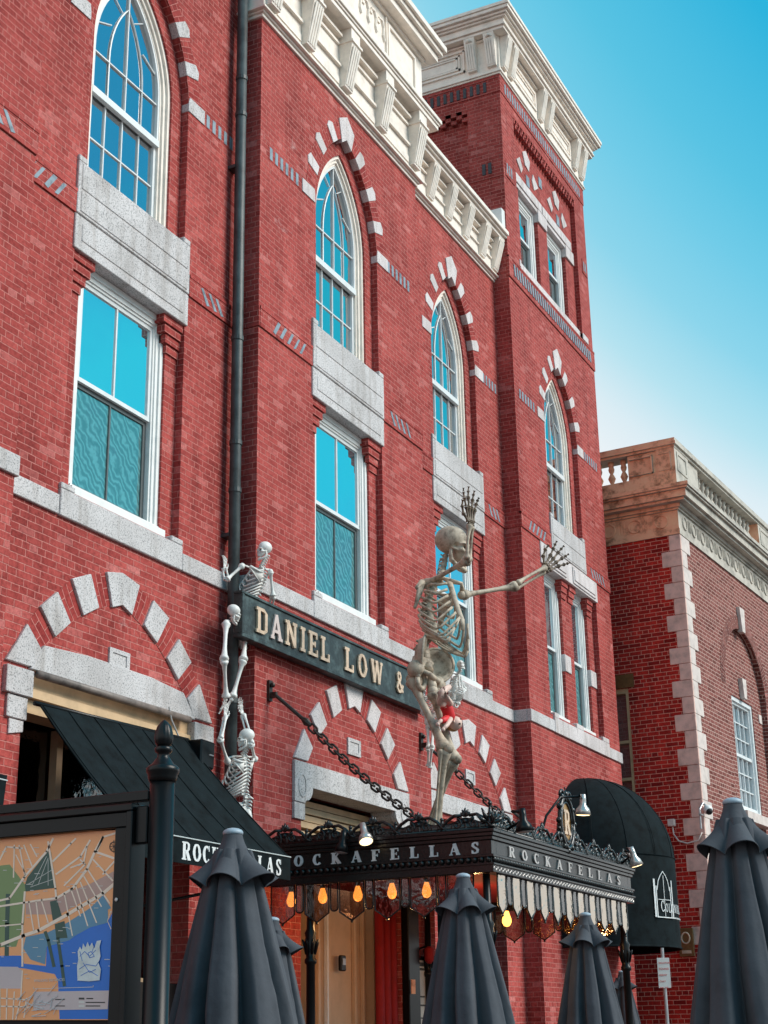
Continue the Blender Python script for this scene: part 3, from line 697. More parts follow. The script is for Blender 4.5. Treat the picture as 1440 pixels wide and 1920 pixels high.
# ground floor arches ---------------------------------------------------------------------------
def ground_arch(cx, y, sx, z0, sz, style, gh):
    T = lambda p: (cx+p[0]*sx, z0+(p[1]-4.47)*sz)
    st = MB(); bv = MB()
    stones = {'key': [(-.235, 5.53), (-.02, 5.58), (.235, 5.53), (.14, 5.23), (0, 5.285), (-.14, 5.23)],
              'a': [(.45, 5.45), (.69, 5.34), (.52, 5.06), (.32, 5.18)], 'b': [(.86, 5.18), (1.06, 5.0), (.86, 4.79), (.68, 4.955)],
              'c': [(1.20, 4.82), (1.30, 4.66), (1.42, 4.48), (1.12, 4.48), (1.01, 4.64)]}
    st.prism([T(p) for p in stones['key']], y-.03, y+.02)
    for k in 'abc':
        for s in (-1, 1): st.prism([T((s*p[0], p[1])) for p in stones[k]], y-.03, y+.02)
    inn = [(.14, 5.25), (.32, 5.17), (.52, 5.07), (.68, 4.945), (.86, 4.80), (1.01, 4.64), (1.12, 4.48)]
    out = [(.235, 5.52), (.45, 5.44), (.69, 5.33), (.86, 5.17), (1.06, 4.99), (1.20, 4.82), (1.42, 4.48)]
    bvs = {}
    for s in (-1, 1):
        L_ = 0; bv = bvs[s] = MB()
        for i in range(len(inn)-1):
            dl = sqrt((out[i+1][0]-out[i][0])**2+(out[i+1][1]-out[i][1])**2)*.85*sx
            q = [T((s*p[0], p[1])) for p in (inn[i], inn[i+1], out[i+1], out[i])]
            o = bv.add([(p[0], y-.005, p[1]) for p in q], [(0, 1, 2, 3)])
            for j, uv in enumerate(((0, L_), (0, L_+dl), (.29, L_+dl), (.29, L_))): bv.uv[o+j] = uv
            L_ += dl
    bvs[1].build('arch', M['brick_uv'], B); ar = bvs[-1].build('arch', M['brick_uv'], B); split(st, 'arch_stone', M['granite'] if cx < 14 else M['granite_w'], ar, bevel=.005)
    t_ = MB(); t_.ring(rect(cx-.16, cx+.16, z0+.24, z0+.43), rect(cx-.11, cx+.11, z0+.28, z0+.39), y-.02, y+.01); t_.box(cx-.108, cx+.108, y-.010, y+.01, z0+.282, z0+.388); t_.build('square_tile', M['granite'], B)
    l_ = MB()
    if style == 1:
        l_.prism([(cx-1.28, 4.652), (cx+1.28, 4.652), (cx+1.06, 4.885), (cx+.5, 4.93), (cx-.5, 4.93), (cx-1.12, 4.89)], y-.035, y+.22)
        for s in (-1, 1):
            l_.prism([(cx+s*1.25, 4.40), (cx+s*1.60, 4.40), (cx+s*1.60, 4.63), (cx+s*1.25, 4.63)], y-.05, y+.25)
            l_.prism([(cx+s*1.29, 4.20), (cx+s*1.55, 4.20), (cx+s*1.55, 4.39), (cx+s*1.29, 4.39)], y-.03, y+.2)
            l_.prism([(cx+s*1.315, 4.10), (cx+s*1.5, 4.06), (cx+s*1.5, 4.192), (cx+s*1.315, 4.192)], y-.02, y+.2)
    else:
        d = z0-4.47
        P = [(-1.42, 4.02), (-1.42, 4.455), (1.42, 4.455), (1.42, 4.02), (1.19, 4.02)]
        P += [(1.19-.02-.15*sin(radians(a)), 4.20-.15*cos(radians(a))+.0) for a in range(0, 91, 15)]
        P += [(-a, b) for a, b in P[:3:-1]]
        l_.prism([(cx+a*sx, b+d) for a, b in P], y-.035, y+.30)
        for s in (-1, 1): l_.box(*sorted((cx+s*1.19*sx, cx+s*1.42*sx)), y-.03, y+.3, 3.84+d, 4.012+d)
        for s in (-1, 1): l_.ring([(cx+s*1.26*sx+.09*cos(a), 4.2+d+.13*sin(a)) for a in [2*pi*i/12 for i in range(12)]], [(cx+s*1.26*sx+.07*cos(a), 4.2+d+.11*sin(a)) for a in [2*pi*i/12 for i in range(12)]], y-.043, y-.03)
    l_.build('lintel', M['granite'], B, bevel=.006)
ground_arch(11.37, Y1, 1.125, 4.66, 1.06, 1, 1.31)
ground_arch(15.55, Y2, 1.0, 4.47, 1.0, 2, 1.2)
ground_arch(19.62, Y3, 1.05, 4.72, 1.03, 2, 1.18)

# windows ---------------------------------------------------------------------------------------
def gothic_window(cx, hw, y, white=True):
    zb = 9.80; yw = y+.115
    w = MB()
    A0 = gothic(cx, hw, SP, zb, .19); A1 = gothic(cx, hw, SP, zb, .235); A2 = gothic(cx, hw, SP, zb, .28); A3 = gothic(cx, hw, SP, zb, .31)
    w.ring(A0, A1, yw, yw+.1, closed=False); w.ring(A1, A2, yw+.03, yw+.1, closed=False); w.ring(A2, A3, yw+.055, yw+.12, closed=False)
    w.box(cx-hw+.16, cx+hw-.16, yw-.03, yw+.05, zb, zb+.035)
    win = w.build('window', M['cream'], B)
    s_ = MB(); zr = 10.93; gh = hw-.31
    B0 = gothic(cx, hw, SP, zr, .305); B1 = gothic(cx, hw, SP, zr, .34); s_.ring(B0, B1, yw+.06, yw+.10, closed=False)
    s_.box(cx-gh, cx+gh, yw+.045, yw+.10, zr-.05, zr+.03)
    s_.box(cx-gh, cx-gh+.045, yw+.085, yw+.12, zb+.03, zr-.05); s_.box(cx+gh-.045, cx+gh, yw+.085, yw+.12, zb+.03, zr-.05); s_.box(cx-gh+.045, cx+gh-.045, yw+.085, yw+.12, zb+.03, zb+.09)
    yb, t_ = yw+.075, .008
    apex = SP + sqrt((hw+.724-.34)**2-.724**2)
    s_.box(cx-t_, cx+t_, yb, yb+.03, zr+.03, apex)
    lh = gh*.50; r = gh+.724-.03
    # inner lancet
    c2 = r-lh; P = [(cx-lh, zr+.03)]; zl = SP-.02; a1 = math.acos(c2/r)
    path = [(cx-lh, zr+.03)]+[(cx+c2-r*cos(a1*i/8), zl+r*sin(a1*i/8)) for i in range(9)]
    path += [(2*cx-a, b) for a, b in path[-2::-1]]
    s_.tube([(a, yb+.012, b) for a, b in path], .010, 5)
    for z, xx in ((SP-.06, gh), (SP+.48, 0)):
        if xx: s_.box(cx-gh+.02, cx+gh-.02, yb+.002, yb+.028, z-t_, z+t_)
    for s in (-1, 1):
        s_.tube([(cx+s*(lh-.01), yb+.012, SP+.42), (cx+s*(gh-.05), yb+.012, SP+.30)], .009, 5)
        s_.tube([(cx+s*lh*.35, yb+.012, zl+.72), (cx+s*lh*1.15, yb+.012, SP+.86)], .007, 5)
    for x in (-gh*.5, 0, gh*.5): s_.box(cx+x-t_, cx+x+t_, yb+.025, yb+.05, zb+.09, zr-.05)
    zm = (zb+zr)/2+.02; s_.box(cx-gh+.045, cx+gh-.045, yb+.027, yb+.048, zm-t_, zm+t_)
    s_.build('sash', M['sash'], win)
    gl = MB(); gl.prism(gothic(cx, hw, SP, zr, .32), yw+.098, yw+.103); gl.prism(rect(cx-gh+.01, cx+gh-.01, zb+.05, zr-.002), yw+.118, yw+.123)
    gl.build('pane', M['glass'], win)
    return win
for k in '123': gothic_window(bays[k][0], bays[k][2], bays[k][1])
gothic_window(TX, .84, YT)
def sash_window(x0, x1, z0, z1, y, zr, mull=True, top='glassb', low='screen', cas=.14, sill=True):
    w = MB(); R0 = rect(x0, x1, z0, z1)
    def ins(d, e=None): return rect(x0+d, x1-d, z0+(e if e is not None else 0), z1-d)
    w.ring(ins(0), ins(cas*.45), y, y+.12); w.ring(ins(cas*.45), ins(cas*.8), y+.02, y+.12); w.ring(ins(cas*.8), ins(cas), y+.035, y+.13)
    if sill: w.box(x0-.01, x1+.01, y-.085, y+.05, z0, z0+.105); w.box(x0+.03, x1-.03, y-.03, y+.06, z0+.106, z0+.145); z0 += .09
    win = w.build('window', M['white'], B)
    a, b = x0+cas, x1-cas; s_ = MB(); q = MB()
    s_.ring(rect(a, b, zr, z1-cas), rect(a+.04, b-.04, zr+.045, z1-cas-.045), y+.05, y+.085)
    lo = rect(a+.002, b-.002, z0+.06, zr); q.ring(lo, rect(a+.05, b-.05, z0+.13, zr-.045), y+.088, y+.12)
    cx = (a+b)/2
    if mull: s_.box(cx-.011, cx+.011, y+.055, y+.08, zr+.045, z1-cas-.045); q.box(cx-.011, cx+.011, y+.09, y+.115, z0+.13, zr-.045)
    s_.build('upper_sash', M['sash'], win); q.build('lower_sash', M['sashdark'], win)
    gl = MB(); gl.box(a+.03, b-.03, y+.068, y+.073, zr+.03, z1-cas-.03); gl.build('pane', M[top], win)
    gl = MB(); gl.box(a+.03, b-.03, y+.103, y+.108, z0+.1, zr-.03); gl.build('screened_pane', M[low], win)
    return win
for k in '123':
    cx, y, _, phw = bays[k]; sash_window(cx-phw+.235, cx+phw-.235, 6.385, 8.842, y+.115, 7.64)
for a, b in ((22.575, 23.355), (23.865, 24.655)): sash_window(a, b, 6.37, 8.842, YT+.14, 7.60, mull=False, cas=.12)
for a, b in ((22.31, 23.24), (23.73, 24.71)): sash_window(a, b, 14.245, 15.775, YT+.16, 15.0, mull=False, top='glass', low='glassd', cas=.16, sill=False)

# cornices --------------------------------------------------------------------------------------
def fluted_bracket(cx, yb, z0, z1, w, d0, d1, parent, neck=.0, flutes=3):
    """tapered bracket hanging in front of plane yb: depth d0 at the bottom, d1 at the top"""
    b = MB(); h = w/2
    zt = z1-neck
    b.add([(cx-h*.86, yb, z0), (cx+h*.86, yb, z0), (cx+h*.86, yb-d0, z0), (cx-h*.86, yb-d0, z0), (cx-h, yb, zt), (cx+h, yb, zt), (cx+h, yb-d1, zt), (cx-h, yb-d1, zt)],
          [(0, 1, 2, 3), (7, 6, 5, 4), (3, 2, 6, 7), (1, 5, 6, 2), (0, 3, 7, 4)])
    n = flutes+1
    for k in range(n):                      # raised fillets between flutes
        x = cx-h*.86+(h*1.72)*(k+.5)/n
        e = w*.075
        b.add([(x-e, yb-d0-.001, z0+.03), (x+e, yb-d0-.001, z0+.03), (x+e, yb-d0-.014, z0+.03), (x-e, yb-d0-.014, z0+.03),
               (x-e, yb-d1-.001, zt-.05), (x+e, yb-d1-.001, zt-.05), (x+e, yb-d1-.014, zt-.05), (x-e, yb-d1-.014, zt-.05)],
              [(0, 1, 2, 3), (7, 6, 5, 4), (3, 2, 6, 7), (1, 5, 6, 2), (0, 3, 7, 4)])
    if neck:
        b.box(cx-h-.02, cx+h+.02, yb-d1-.02, yb, zt, zt+.035); b.box(cx-h, cx+h, yb-d1+.01, yb, zt+.035, z1)
    return b.build('bracket', M['cream'], parent)
def wrap(m, x0, x1, y0, yback, p, z0, z1, left=True, right=True):
    """a course of height z0..z1 standing p in front of the wall face, wrapped round the free ends"""
    m.box(x0-(p if left else 0), x1+(p if right else 0), y0-p, yback, z0, z1)
# centre bay cornice
m = MB(); yb = 8.3
wrap(m, XB, XC_, Y2, yb, .03, 13.345, 13.39); wrap(m, XB, XC_, Y2, yb, .055, 13.392, 13.42); wrap(m, XB, XC_, Y2, yb, .10, 13.422, 13.455); wrap(m, XB, XC_, Y2, yb, .07, 13.457, 14.36)
wrap(m, XB, XC_, Y2, yb, .28, 14.362, 14.43); wrap(m, XB, XC_, Y2, yb, .30, 14.432, 14.47); wrap(m, XB, XC_, Y2, yb, .325, 14.472, 14.54)
wrap(m, XB, XC_, Y2, 8.5, .11, 14.545, 15.50)
wrap(m, XB, XC_, Y2, 8.5, .16, 15.502, 15.56); wrap(m, XB, XC_, Y2, 8.5, .30, 15.562, 15.68); wrap(m, XB, XC_, Y2, 8.5, .36, 15.682, 15.76); wrap(m, XB, XC_, Y2, 8.5, .41, 15.762, 15.86)
cor = m.build('cornice', M['cream'], B, bevel=.005)
bx = [13.42, 14.30, 15.33, 16.38, 17.47]
for x in bx: fluted_bracket(x, Y2-.072, 13.50, 14.358, .25, .075, .20, cor, neck=.22)
m = MB()
for a, b in zip(bx[:-1], bx[1:]):
    a += .14; b -= .14
    m.box(a, b, Y2-.115, Y2-.068, 13.78, 13.82); m.box(a+.02, b-.02, Y2-.10, Y2-.068, 14.12, 14.16); m.box(a+.02, b-.02, Y2-.15, Y2-.068, 14.22, 14.26); m.box(a, b, Y2-.085, Y2-.068, 13.52, 13.62)
split(m, 'frieze_moulding', M['cream'], cor)
m = MB()
for x0_, x1_ in ((16.62, 17.55), (13.5, 14.5)): m.ring(rect(x0_, x1_, 14.72, 15.42), rect(x0_+.05, x1_-.05, 14.77, 15.37), Y2-.14, Y2-.108)
m.box(16.55, 16.58, Y2-.14, Y2-.108, 14.56, 15.48)
for k in range(4):
    x = 15.62+.24*k; m.tube([(x, Y2-.12, 15.32), (x+.10, Y2-.12, 15.34), (x+.15, Y2-.12, 15.24), (x+.13, Y2-.12, 15.1), (x+.17, Y2-.12, 15.03)], .022, 6)
    m.box(x-.04, x+.03, Y2-.13, Y2-.108, 15.24, 15.29)
split(m, 'attic_panel', M['cream'], cor)
# bay three cornice
m = MB(); yb = 8.5
def w3(p, z0, z1): m.box(XC_+.0 if p < .12 else XC_+.005, XD-.005, Y3-p, yb, z0, z1)
w3(.03, 13.56, 13.60); w3(.06, 13.602, 13.63); w3(.10, 13.632, 13.665); w3(.07, 13.667, 14.26); w3(.24, 14.262, 14.32); w3(.28, 14.322, 14.36); w3(.32, 14.362, 14.44)
cor3 = m.build('cornice', M['cream'], B, bevel=.005)
b3 = [17.98, 18.66, 19.34, 20.02, 20.70, 21.25]
for x in b3: fluted_bracket(x, Y3-.072, 13.70, 14.258, .21, .04, .17, cor3, flutes=3)
m = MB()
for a, b in zip(b3[:-1], b3[1:]):
    a += .12; b -= .12
    m.box(a, b, Y3-.10, Y3-.068, 13.86, 13.885); m.box(a, b, Y3-.11, Y3-.068, 14.05, 14.075); m.box(a, b, Y3-.14, Y3-.068, 14.17, 14.2)
split(m, 'frieze_moulding', M['cream'], cor3)
m = MB(); m.box(21.25, XD-.003, YT+.02, 8.35, 14.445, 14.85); m.build('flashing', M['white'], B)
# tower cornice
m = MB(); yb = 16.
wt = lambda p, z0, z1: wrap(m, XD, XE, YT, yb, p, z0, z1)
wt(.03, 17.585, 17.62); wt(.055, 17.622, 17.65); wt(.04, 17.652, 17.70); wt(.03, 17.702, 18.36); wt(.20, 18.362, 18.42); wt(.235, 18.422, 18.46); wt(.215, 18.462, 18.56); wt(.26, 18.562, 18.60); wt(.30, 18.602, 18.65); wt(.35, 18.652, 18.72); wt(.37, 18.722, 18.79)
ct = m.build('cornice', M['cream'], B, bevel=.005)
for x in (21.52, 21.84, 23.33, 23.72, 25.22, 25.62): fluted_bracket(x, YT-.032, 17.74, 18.358, .20, .055, .165, ct)
m = MB()
for a, b in ((22.02, 23.16), (23.9, 25.05)):
    m.ring(rect(a, b, 17.84, 18.24), rect(a+.06, b-.06, 17.90, 18.18), YT-.055, YT-.028); m.ring(rect(a+.1, b-.1, 17.94, 18.14), rect(a+.13, b-.13, 17.97, 18.11), YT-.05, YT-.028); m.box(a, b, YT-.09, YT-.028, 18.30, 18.34)
split(m, 'frieze_moulding', M['cream'], ct)
# left flank of the tower cornice
def side_bracket(y, z0, z1, w, d0, d1, xb):
    b = MB(); h = w/2
    b.add([(xb, y-h*.86, z0), (xb, y+h*.86, z0), (xb-d0, y+h*.86, z0), (xb-d0, y-h*.86, z0), (xb, y-h, z1), (xb, y+h, z1), (xb-d1, y+h, z1), (xb-d1, y-h, z1)],
          [(0, 1, 2, 3), (7, 6, 5, 4), (3, 2, 6, 7), (1, 5, 6, 2), (0, 3, 7, 4)])
    for k in range(4):
        yy = y-h*.86+h*1.72*(k+.5)/4; e = w*.075
        b.add([(xb-d0-.001, yy-e, z0+.03), (xb-d0-.001, yy+e, z0+.03), (xb-d0-.014, yy+e, z0+.03), (xb-d0-.014, yy-e, z0+.03), (xb-d1-.001, yy-e, z1-.12), (xb-d1-.001, yy+e, z1-.12), (xb-d1-.014, yy+e, z1-.12), (xb-d1-.014, yy-e, z1-.12)],
              [(0, 1, 2, 3), (7, 6, 5, 4), (3, 2, 6, 7), (1, 5, 6, 2), (0, 3, 7, 4)])
    b.ball((xb-d1-.01, y, z1-.06), .03, 8, 6)
    for s in (-1, 1): b.ball((xb-d1-.005, y+s*.045, z1-.075), .018, 6, 4)
    b.build('bracket', M['cream'], ct)
for y in (8.10, 8.47, 10.4, 10.77): side_bracket(y, 17.74, 18.358, .20, .055, .165, XD-.032)
m = MB()
for (a, b) in ((8.62, 10.2),):
    for i, (d, e) in enumerate(((0, .04), (.09, .115), (.14, .16))):
        ya, yb_ = a+d, b-d; za, zb = 17.80+d*.8, 18.25-d*.8; q = .03+.012*(3-i)
        m.box(XD-.03-q*.5, XD-.028, ya, yb_, za, za+.03); m.box(XD-.03-q*.5, XD-.028, ya, yb_, zb-.03, zb); m.box(XD-.03-q*.5, XD-.028, ya, ya+.03, za, zb)
m.box(XD-.07, XD-.028, YT, 12, 18.31, 18.345)
split(m, 'frieze_moulding', M['cream'], ct)
# downpipe
m = MB(); m.tube([(13.165, 8.17, .1), (13.165, 8.17, 16.9)], .062, 14)
dp = m.build('downpipe', M['pipe'], B, smooth=True)
m = MB()
for z in (4.9, 7.2, 7.75, 9.0, 11.9, 12.4, 14.6): m.tube([(13.165, 8.17, z), (13.165, 8.17, z+.05)], .071, 14)
for z in (6.7, 11.2): m.box(13.10, 13.23, 8.2, 8.3, z, z+.04)
split(m, 'pipe_collar', M['pipe'], dp)

# ------------------------------------------------------------------ neighbouring building
NB = thing('neighbour_building', 'brown brick building with pale marble quoins and a roof balustrade coloured with a warm glow', 'building', (26.45, 6.8, 0))
NB.rotation_euler = (0, 0, radians(-3.5))
w = MB()
arc = lambda r, n=16: [(3.4-r*cos(pi*i/n), 7.95+r*sin(pi*i/n)) for i in range(n+1)]
def rec(cx, r=1.33): return [(cx-r, 4.9)]+[(cx-r*cos(pi*i/16), 7.95+r*sin(pi*i/16)) for i in range(17)]+[(cx+r, 4.9)]
holes = [rec(3.4), rec(7.6)]
w.sheet([(0, 0), (0, 10.45), (14, 10.45), (14, 0)], holes, 0)
for h in holes:
    w.reveal(h, 0, .11)
    cx = (h[0][0]+h[-1][0])/2; wi = rect(cx-.68, cx+.68, 5.6, 7.86); w.sheet(h, [wi], .11); w.reveal(wi, .11, .26)
w.add([(14, 0, 0), (14, 9, 0), (14, 9, 10.45), (14, 0, 10.45)], [(0, 1, 2, 3)])
w.build('front_wall', M['brick_front'], NB)
w = MB()
W0, W1, Z0, Z1 = 1.20, 1.62, 4.55, 7.62
for y0, y1, z0, z1 in ((0, W0, 0, 10.45), (W1, 9, 0, 10.45), (W0, W1, 0, Z0), (W0, W1, Z1, 10.45)): w.add([(0, y1, z0), (0, y0, z0), (0, y0, z1), (0, y1, z1)], [(0, 1, 2, 3)])
for (ya, za), (yb_, zb_) in (((W0, Z0), (W0, Z1)), ((W0, Z1), (W1, Z1)), ((W1, Z1), (W1, Z0)), ((W1, Z0), (W0, Z0))):
    w.add([(0, ya, za), (.18, ya, za), (.18, yb_, zb_), (0, yb_, zb_)], [(0, 1, 2, 3)])
w.add([(0, 9, 0), (14, 9, 0), (14, 9, 10.45), (0, 9, 10.45)], [(0, 1, 2, 3)])
w.build('side_wall', M['brick_side'], NB)
for cx in (3.4, 7.6):
    b = MB(); n = 22
    for i in range(n):
        a0, a1 = pi*i/n, pi*(i+1)/n
        o = b.add([(cx-r*cos(a), -.006, 7.95+r*sin(a)) for r, a in ((1.33, a0), (1.33, a1), (1.60, a1), (1.60, a0))], [(0, 1, 2, 3)])
        for j, uv in enumerate(((0, a0*1.5), (0, a1*1.5), (.27, a1*1.5), (.27, a0*1.5))): b.uv[o+j] = uv
    ar = b.build('arch', brick('brown_radial_brick', (.13, .03, .026), (.24, .075, .06), (.55, .38, .33), uv=True) if cx < 4 else bpy.data.materials['brown_radial_brick'], NB)
    k = MB(); k.prism([(cx-.09, 9.22), (cx+.09, 9.22), (cx+.16, 9.72), (cx-.16, 9.72)], -.07, .03); k.build('keystone', M['quoin'], ar)
    k = MB(); k.prism([(cx-.08, 7.88), (cx+.08, 7.88), (cx+.13, 8.28), (cx-.13, 8.28)], .02, .13); k.build('keystone', M['quoin'], ar)
    for dx in (-1.15, 1.15):
        k = MB(); k.box(cx+dx-.09, cx+dx+.09, .09, .13, 7.58, 7.76); k.build('square_tile', M['quoin'], NB)
    f = MB(); f.ring(rect(cx-.68, cx+.68, 5.62, 7.86), rect(cx-.60, cx+.60, 5.7, 7.78), .13, .25); f.ring(rect(cx-.60, cx+.60, 5.7, 7.78), rect(cx-.55, cx+.55, 5.76, 7.73), .17, .25)
    f.box(cx-.56, cx+.56, .18, .23, 6.71, 6.77)
    for i in range(1, 4): f.box(cx-.56+.28*i-.011, cx-.56+.28*i+.011, .20, .23, 5.76, 7.73)
    for z in (6.08, 6.40, 7.08, 7.40): f.box(cx-.56, cx+.56, .205, .228, z-.011, z+.011)
    wn = f.build('window', M['sash'], NB)
    p = MB(); p.box(cx-.6, cx+.6, .236, .242, 5.7, 7.78); p.build('pane', M['glass'], wn)
    s_ = MB(); s_.box(cx-.85, cx+.85, -.05, .25, 5.42, 5.60); s_.build('window_sill', M['quoin'], NB)
# side window
f = MB(); f.box(.02, .12, W1-.07, W1-.002, Z0+.002, Z1-.002); f.box(.02, .12, W0+.002, W0+.06, Z0+.002, Z1-.002); f.box(.02, .12, W0+.06, W1-.07, Z1-.09, Z1-.003)
for z in (5.35, 5.95, 6.62): f.box(.03, .10, W0+.06, W1-.07, z, z+.05)
wn = f.build('window', M['tan'], NB); p = MB(); p.box(.11, .115, W0+.01, W1-.01, Z0+.01, Z1-.01); p.build('pane', M['glassd'], wn)
l_ = MB(); l_.box(-.03, .1, W0-.12, W1+.12, Z1+.003, Z1+.25); l_.build('lintel', M['bronze'], NB)
for i in range(34):
    z0 = 10.36-.304*(i+1); z1 = z0+.298
    q = MB(); a, b = (.36, .30) if i % 2 == 1 else (.20, .50)
    # L shaped corner block: the return and the front
    q.box(-.022, b, -.022, .03, z0, z1); q.build('quoin', M['quoin'], NB, bevel=.006)
    q = MB(); q.box(-.024, .03, -.0225, a, z0+.001, z1-.001); q.build('quoin', M['quoin_s'], NB, bevel=.006)
def glow_by_facing(o):
    for p in o.data.polygons: p.material_index = 0 if p.normal.x < -.5 or (abs(p.normal.z) > .5 and False) else 1  # side-facing stone gets the painted warm glow, the rest stays grey
def wrapb(m, p, z0, z1, back=.35): 
    m.box(-p, 14, -p, back, z0, z1); m.box(-p, back, back+.001, 9, z0, z1)
m = MB()
for p, z0, z1 in ((.03, 10.362, 10.47), (.015, 10.472, 10.83), (.05, 10.832, 10.87), (.09, 10.872, 10.94), (.22, 10.942, 10.99), (.28, 10.992, 11.13), (.33, 11.132, 11.17), (.36, 11.172, 11.24), (.06, 11.242, 11.56)): wrapb(m, p, z0, z1)
o = m.build('cornice', [M['stone_o'], M['stone_g']], NB, bevel=0); glow_by_facing(o)
m = MB(); m2 = MB()
for k in range(26):
    x = .32+.52*k; R_ = .125
    m.tube([(x+R_*cos(a), -.022, 10.65+R_*sin(a)) for a in [2*pi*i/14 for i in range(15)]], .018, 5)
    for j in range(3): m.box(x+.20+.055*j, x+.215+.055*j, -.03, -.01, 10.54, 10.76)
    if x < 8: 
        m2.tube([(-.022, x+R_*cos(a), 10.65+R_*sin(a)) for a in [2*pi*i/14 for i in range(15)]], .018, 5)
        for j in range(3): m2.box(-.03, -.01, x+.20+.055*j, x+.215+.055*j, 10.54, 10.76)
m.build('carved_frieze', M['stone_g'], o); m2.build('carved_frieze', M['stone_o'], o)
ba = MB()
def baluster(x, y, mi):
    ba.lathe([(.055, 11.56), (.055, 11.60), (.03, 11.62), (.055, 11.68), (.075, 11.73), (.05, 11.79), (.028, 11.83), (.05, 11.87), (.06, 11.92), (.045, 11.97), (.055, 11.99), (.055, 12.06)], (x, y, 0), 10, mi=mi)
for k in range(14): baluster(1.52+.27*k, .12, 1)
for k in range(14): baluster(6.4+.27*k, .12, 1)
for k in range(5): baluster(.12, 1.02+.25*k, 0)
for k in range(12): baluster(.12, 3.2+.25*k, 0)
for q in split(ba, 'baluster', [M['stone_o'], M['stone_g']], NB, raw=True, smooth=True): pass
m = MB()
for a, b in ((-.06, .72), (5.28, 6.2), (10.3, 11.2)): m.box(a, b, -.06, .30, 11.562, 12.06)
m.box(.721, 1.36, -.03, .28, 11.562, 12.06); m.box(-.03, .28, .301, .88, 11.562, 12.06); m.box(-.03, .28, 2.3, 3.05, 11.562, 12.06)
m.ring(rect(.05, .6, 11.62, 12.0), rect(.1, .55, 11.67, 11.95), -.075, -.055); m.ring(rect(5.4, 6.1, 11.62, 12.0), rect(5.45, 6.05, 11.67, 11.95), -.075, -.055)
for (a, b) in ((.02, .26), (.38, .84)):
    m.box(-.08, -.03, a, b, 11.63, 11.66); m.box(-.08, -.03, a, b, 11.96, 11.99); m.box(-.08, -.03, a, a+.03, 11.63, 11.99)
for o3 in split(m, 'parapet', [M['stone_o'], M['stone_g']], NB, raw=True): glow_by_facing(o3)
m = MB(); wrapb(m, .07, 12.062, 12.11, .32); wrapb(m, .11, 12.112, 12.17, .34); wrapb(m, .09, 12.172, 12.24, .32); o4 = m.build('coping', [M['stone_o'], M['stone_g']], NB, bevel=0); glow_by_facing(o4)
m = MB(); m.box(.1, 13.9, .4, 8.9, 11.2, 11.25); m.build('roof', M['black'], NB)
# items on the neighbour's wall
P0 = atX(1271, 1741, 26.40); P1 = atX(1303, 1793, 26.40)
t = thing('wall_plaque', 'bronze plaque with a dark roundel fixed to the side of the brown brick building', 'plaque', (26.45, (P0.y+P1.y)/2, P1.z))
m = MB(); m.box(26.38, 26.43, P1.y, P0.y, P1.z, P0.z); put(m, 'plate', M['bronze'], t, bevel=.006)
m = MB(); yc, zc = (P0.y+P1.y)/2, (P0.z+P1.z)/2; m.tube([(26.376, yc+.07*cos(a), zc+.07+.09*sin(a)) for a in [2*pi*i/16 for i in range(17)]], .014, 6); m.box(26.37, 26.385, P1.y+.05, P0.y-.05, P1.z+.05, P1.z+.1); put(m, 'relief', M['gold'], t)
P = atX(1260, 1543, 26.42)
t = thing('junction_box', 'pale junction box with a curved conduit on the side brick wall', 'electrical box', tuple(P))
m = MB(); m.box(26.34, 26.45, P.y-.06, P.y+.06, P.z-.06, P.z+.06); put(m, 'box', M['quoin'], t, bevel=.006)
m = MB(); m.tube([(26.40, P.y-.01, P.z-.06), (26.40, P.y-.02, P.z-.2), (26.40, P.y-.1, P.z-.32), (26.40, P.y-.25, P.z-.37), (26.40, P.y-.45, P.z-.33), (26.40, P.y-.52, P.z-.2)], .014, 8); put(m, 'conduit', M['quoin'], t, smooth=True)
P = at(1327, 1518, 6.70)
t = thing('security_camera', 'white dome security camera bracketed on the marble quoins of the corner', 'camera', tuple(P))
m = MB(); m.ball(tuple(P), .085, 14, 10); put(m, 'dome', M['white'], t, smooth=True)
m = MB(); m.ball((P.x-.03, P.y-.03, P.z-.035), .062, 12, 8); put(m, 'lens', M['black'], t, smooth=True)
m = MB(); m.tube([P+Vector((0, .02, .07)), P+Vector((-.12, .05, .10)), P+Vector((-.25, .08, -.02)), P+Vector((-.25, .08, -.35))], .018, 8); m.box(P.x-.34, P.x-.16, P.y+.04, P.y+.08, P.z-.12, P.z-.10); put(m, 'bracket', M['steel'], t, smooth=False)

# ------------------------------------------------------------------ shop sign board
t = thing('shop_sign', 'long weathered dark green sign board with raised gilt letters beside the giant skeleton', 'sign', (12.87, 7.9, 5.52))
m = MB(); m.box(12.87, 17.35, 7.885, 7.97, 5.53, 5.985)
put(m, 'board', M['signgreen'], t, bevel=.006)
m = MB(); m.box(12.85, 17.37, 7.86, 7.975, 5.505, 5.545); m.box(12.85, 17.37, 7.868, 7.975, 5.965, 5.995); m.box(12.855, 12.90, 7.865, 7.974, 5.546, 5.964); put(m, 'frame', M['signgreen'], t, bevel=.005)
def lt(mm, ch): put(mm, 'letter', M['pinkgilt'] if ch == 'A' else M['gold'], t, bevel=.003)
xs = at(474, 1190, 7.86).x
word('DANIEL', Vector((13.13, 7.882, 5.615)), XA, ZA, -YA, .275, 1.60, .022, T=.21, t=.13, sx=.27, each=lt)
word('LOW', Vector((15.10, 7.882, 5.615)), XA, ZA, -YA, .275, .98, .022, T=.21, t=.13, sx=.29, each=lt)
word('&', Vector((16.45, 7.882, 5.62)), XA, ZA, -YA, .26, .25, .022, T=.21, t=.13, sx=.26, each=lt)
m = MB()
for x in (13.6, 15.6, 17.0): m.box(x-.02, x+.02, 7.97, 8.0, 5.6, 5.95)
split(m, 'bracket', M['iron'], t)

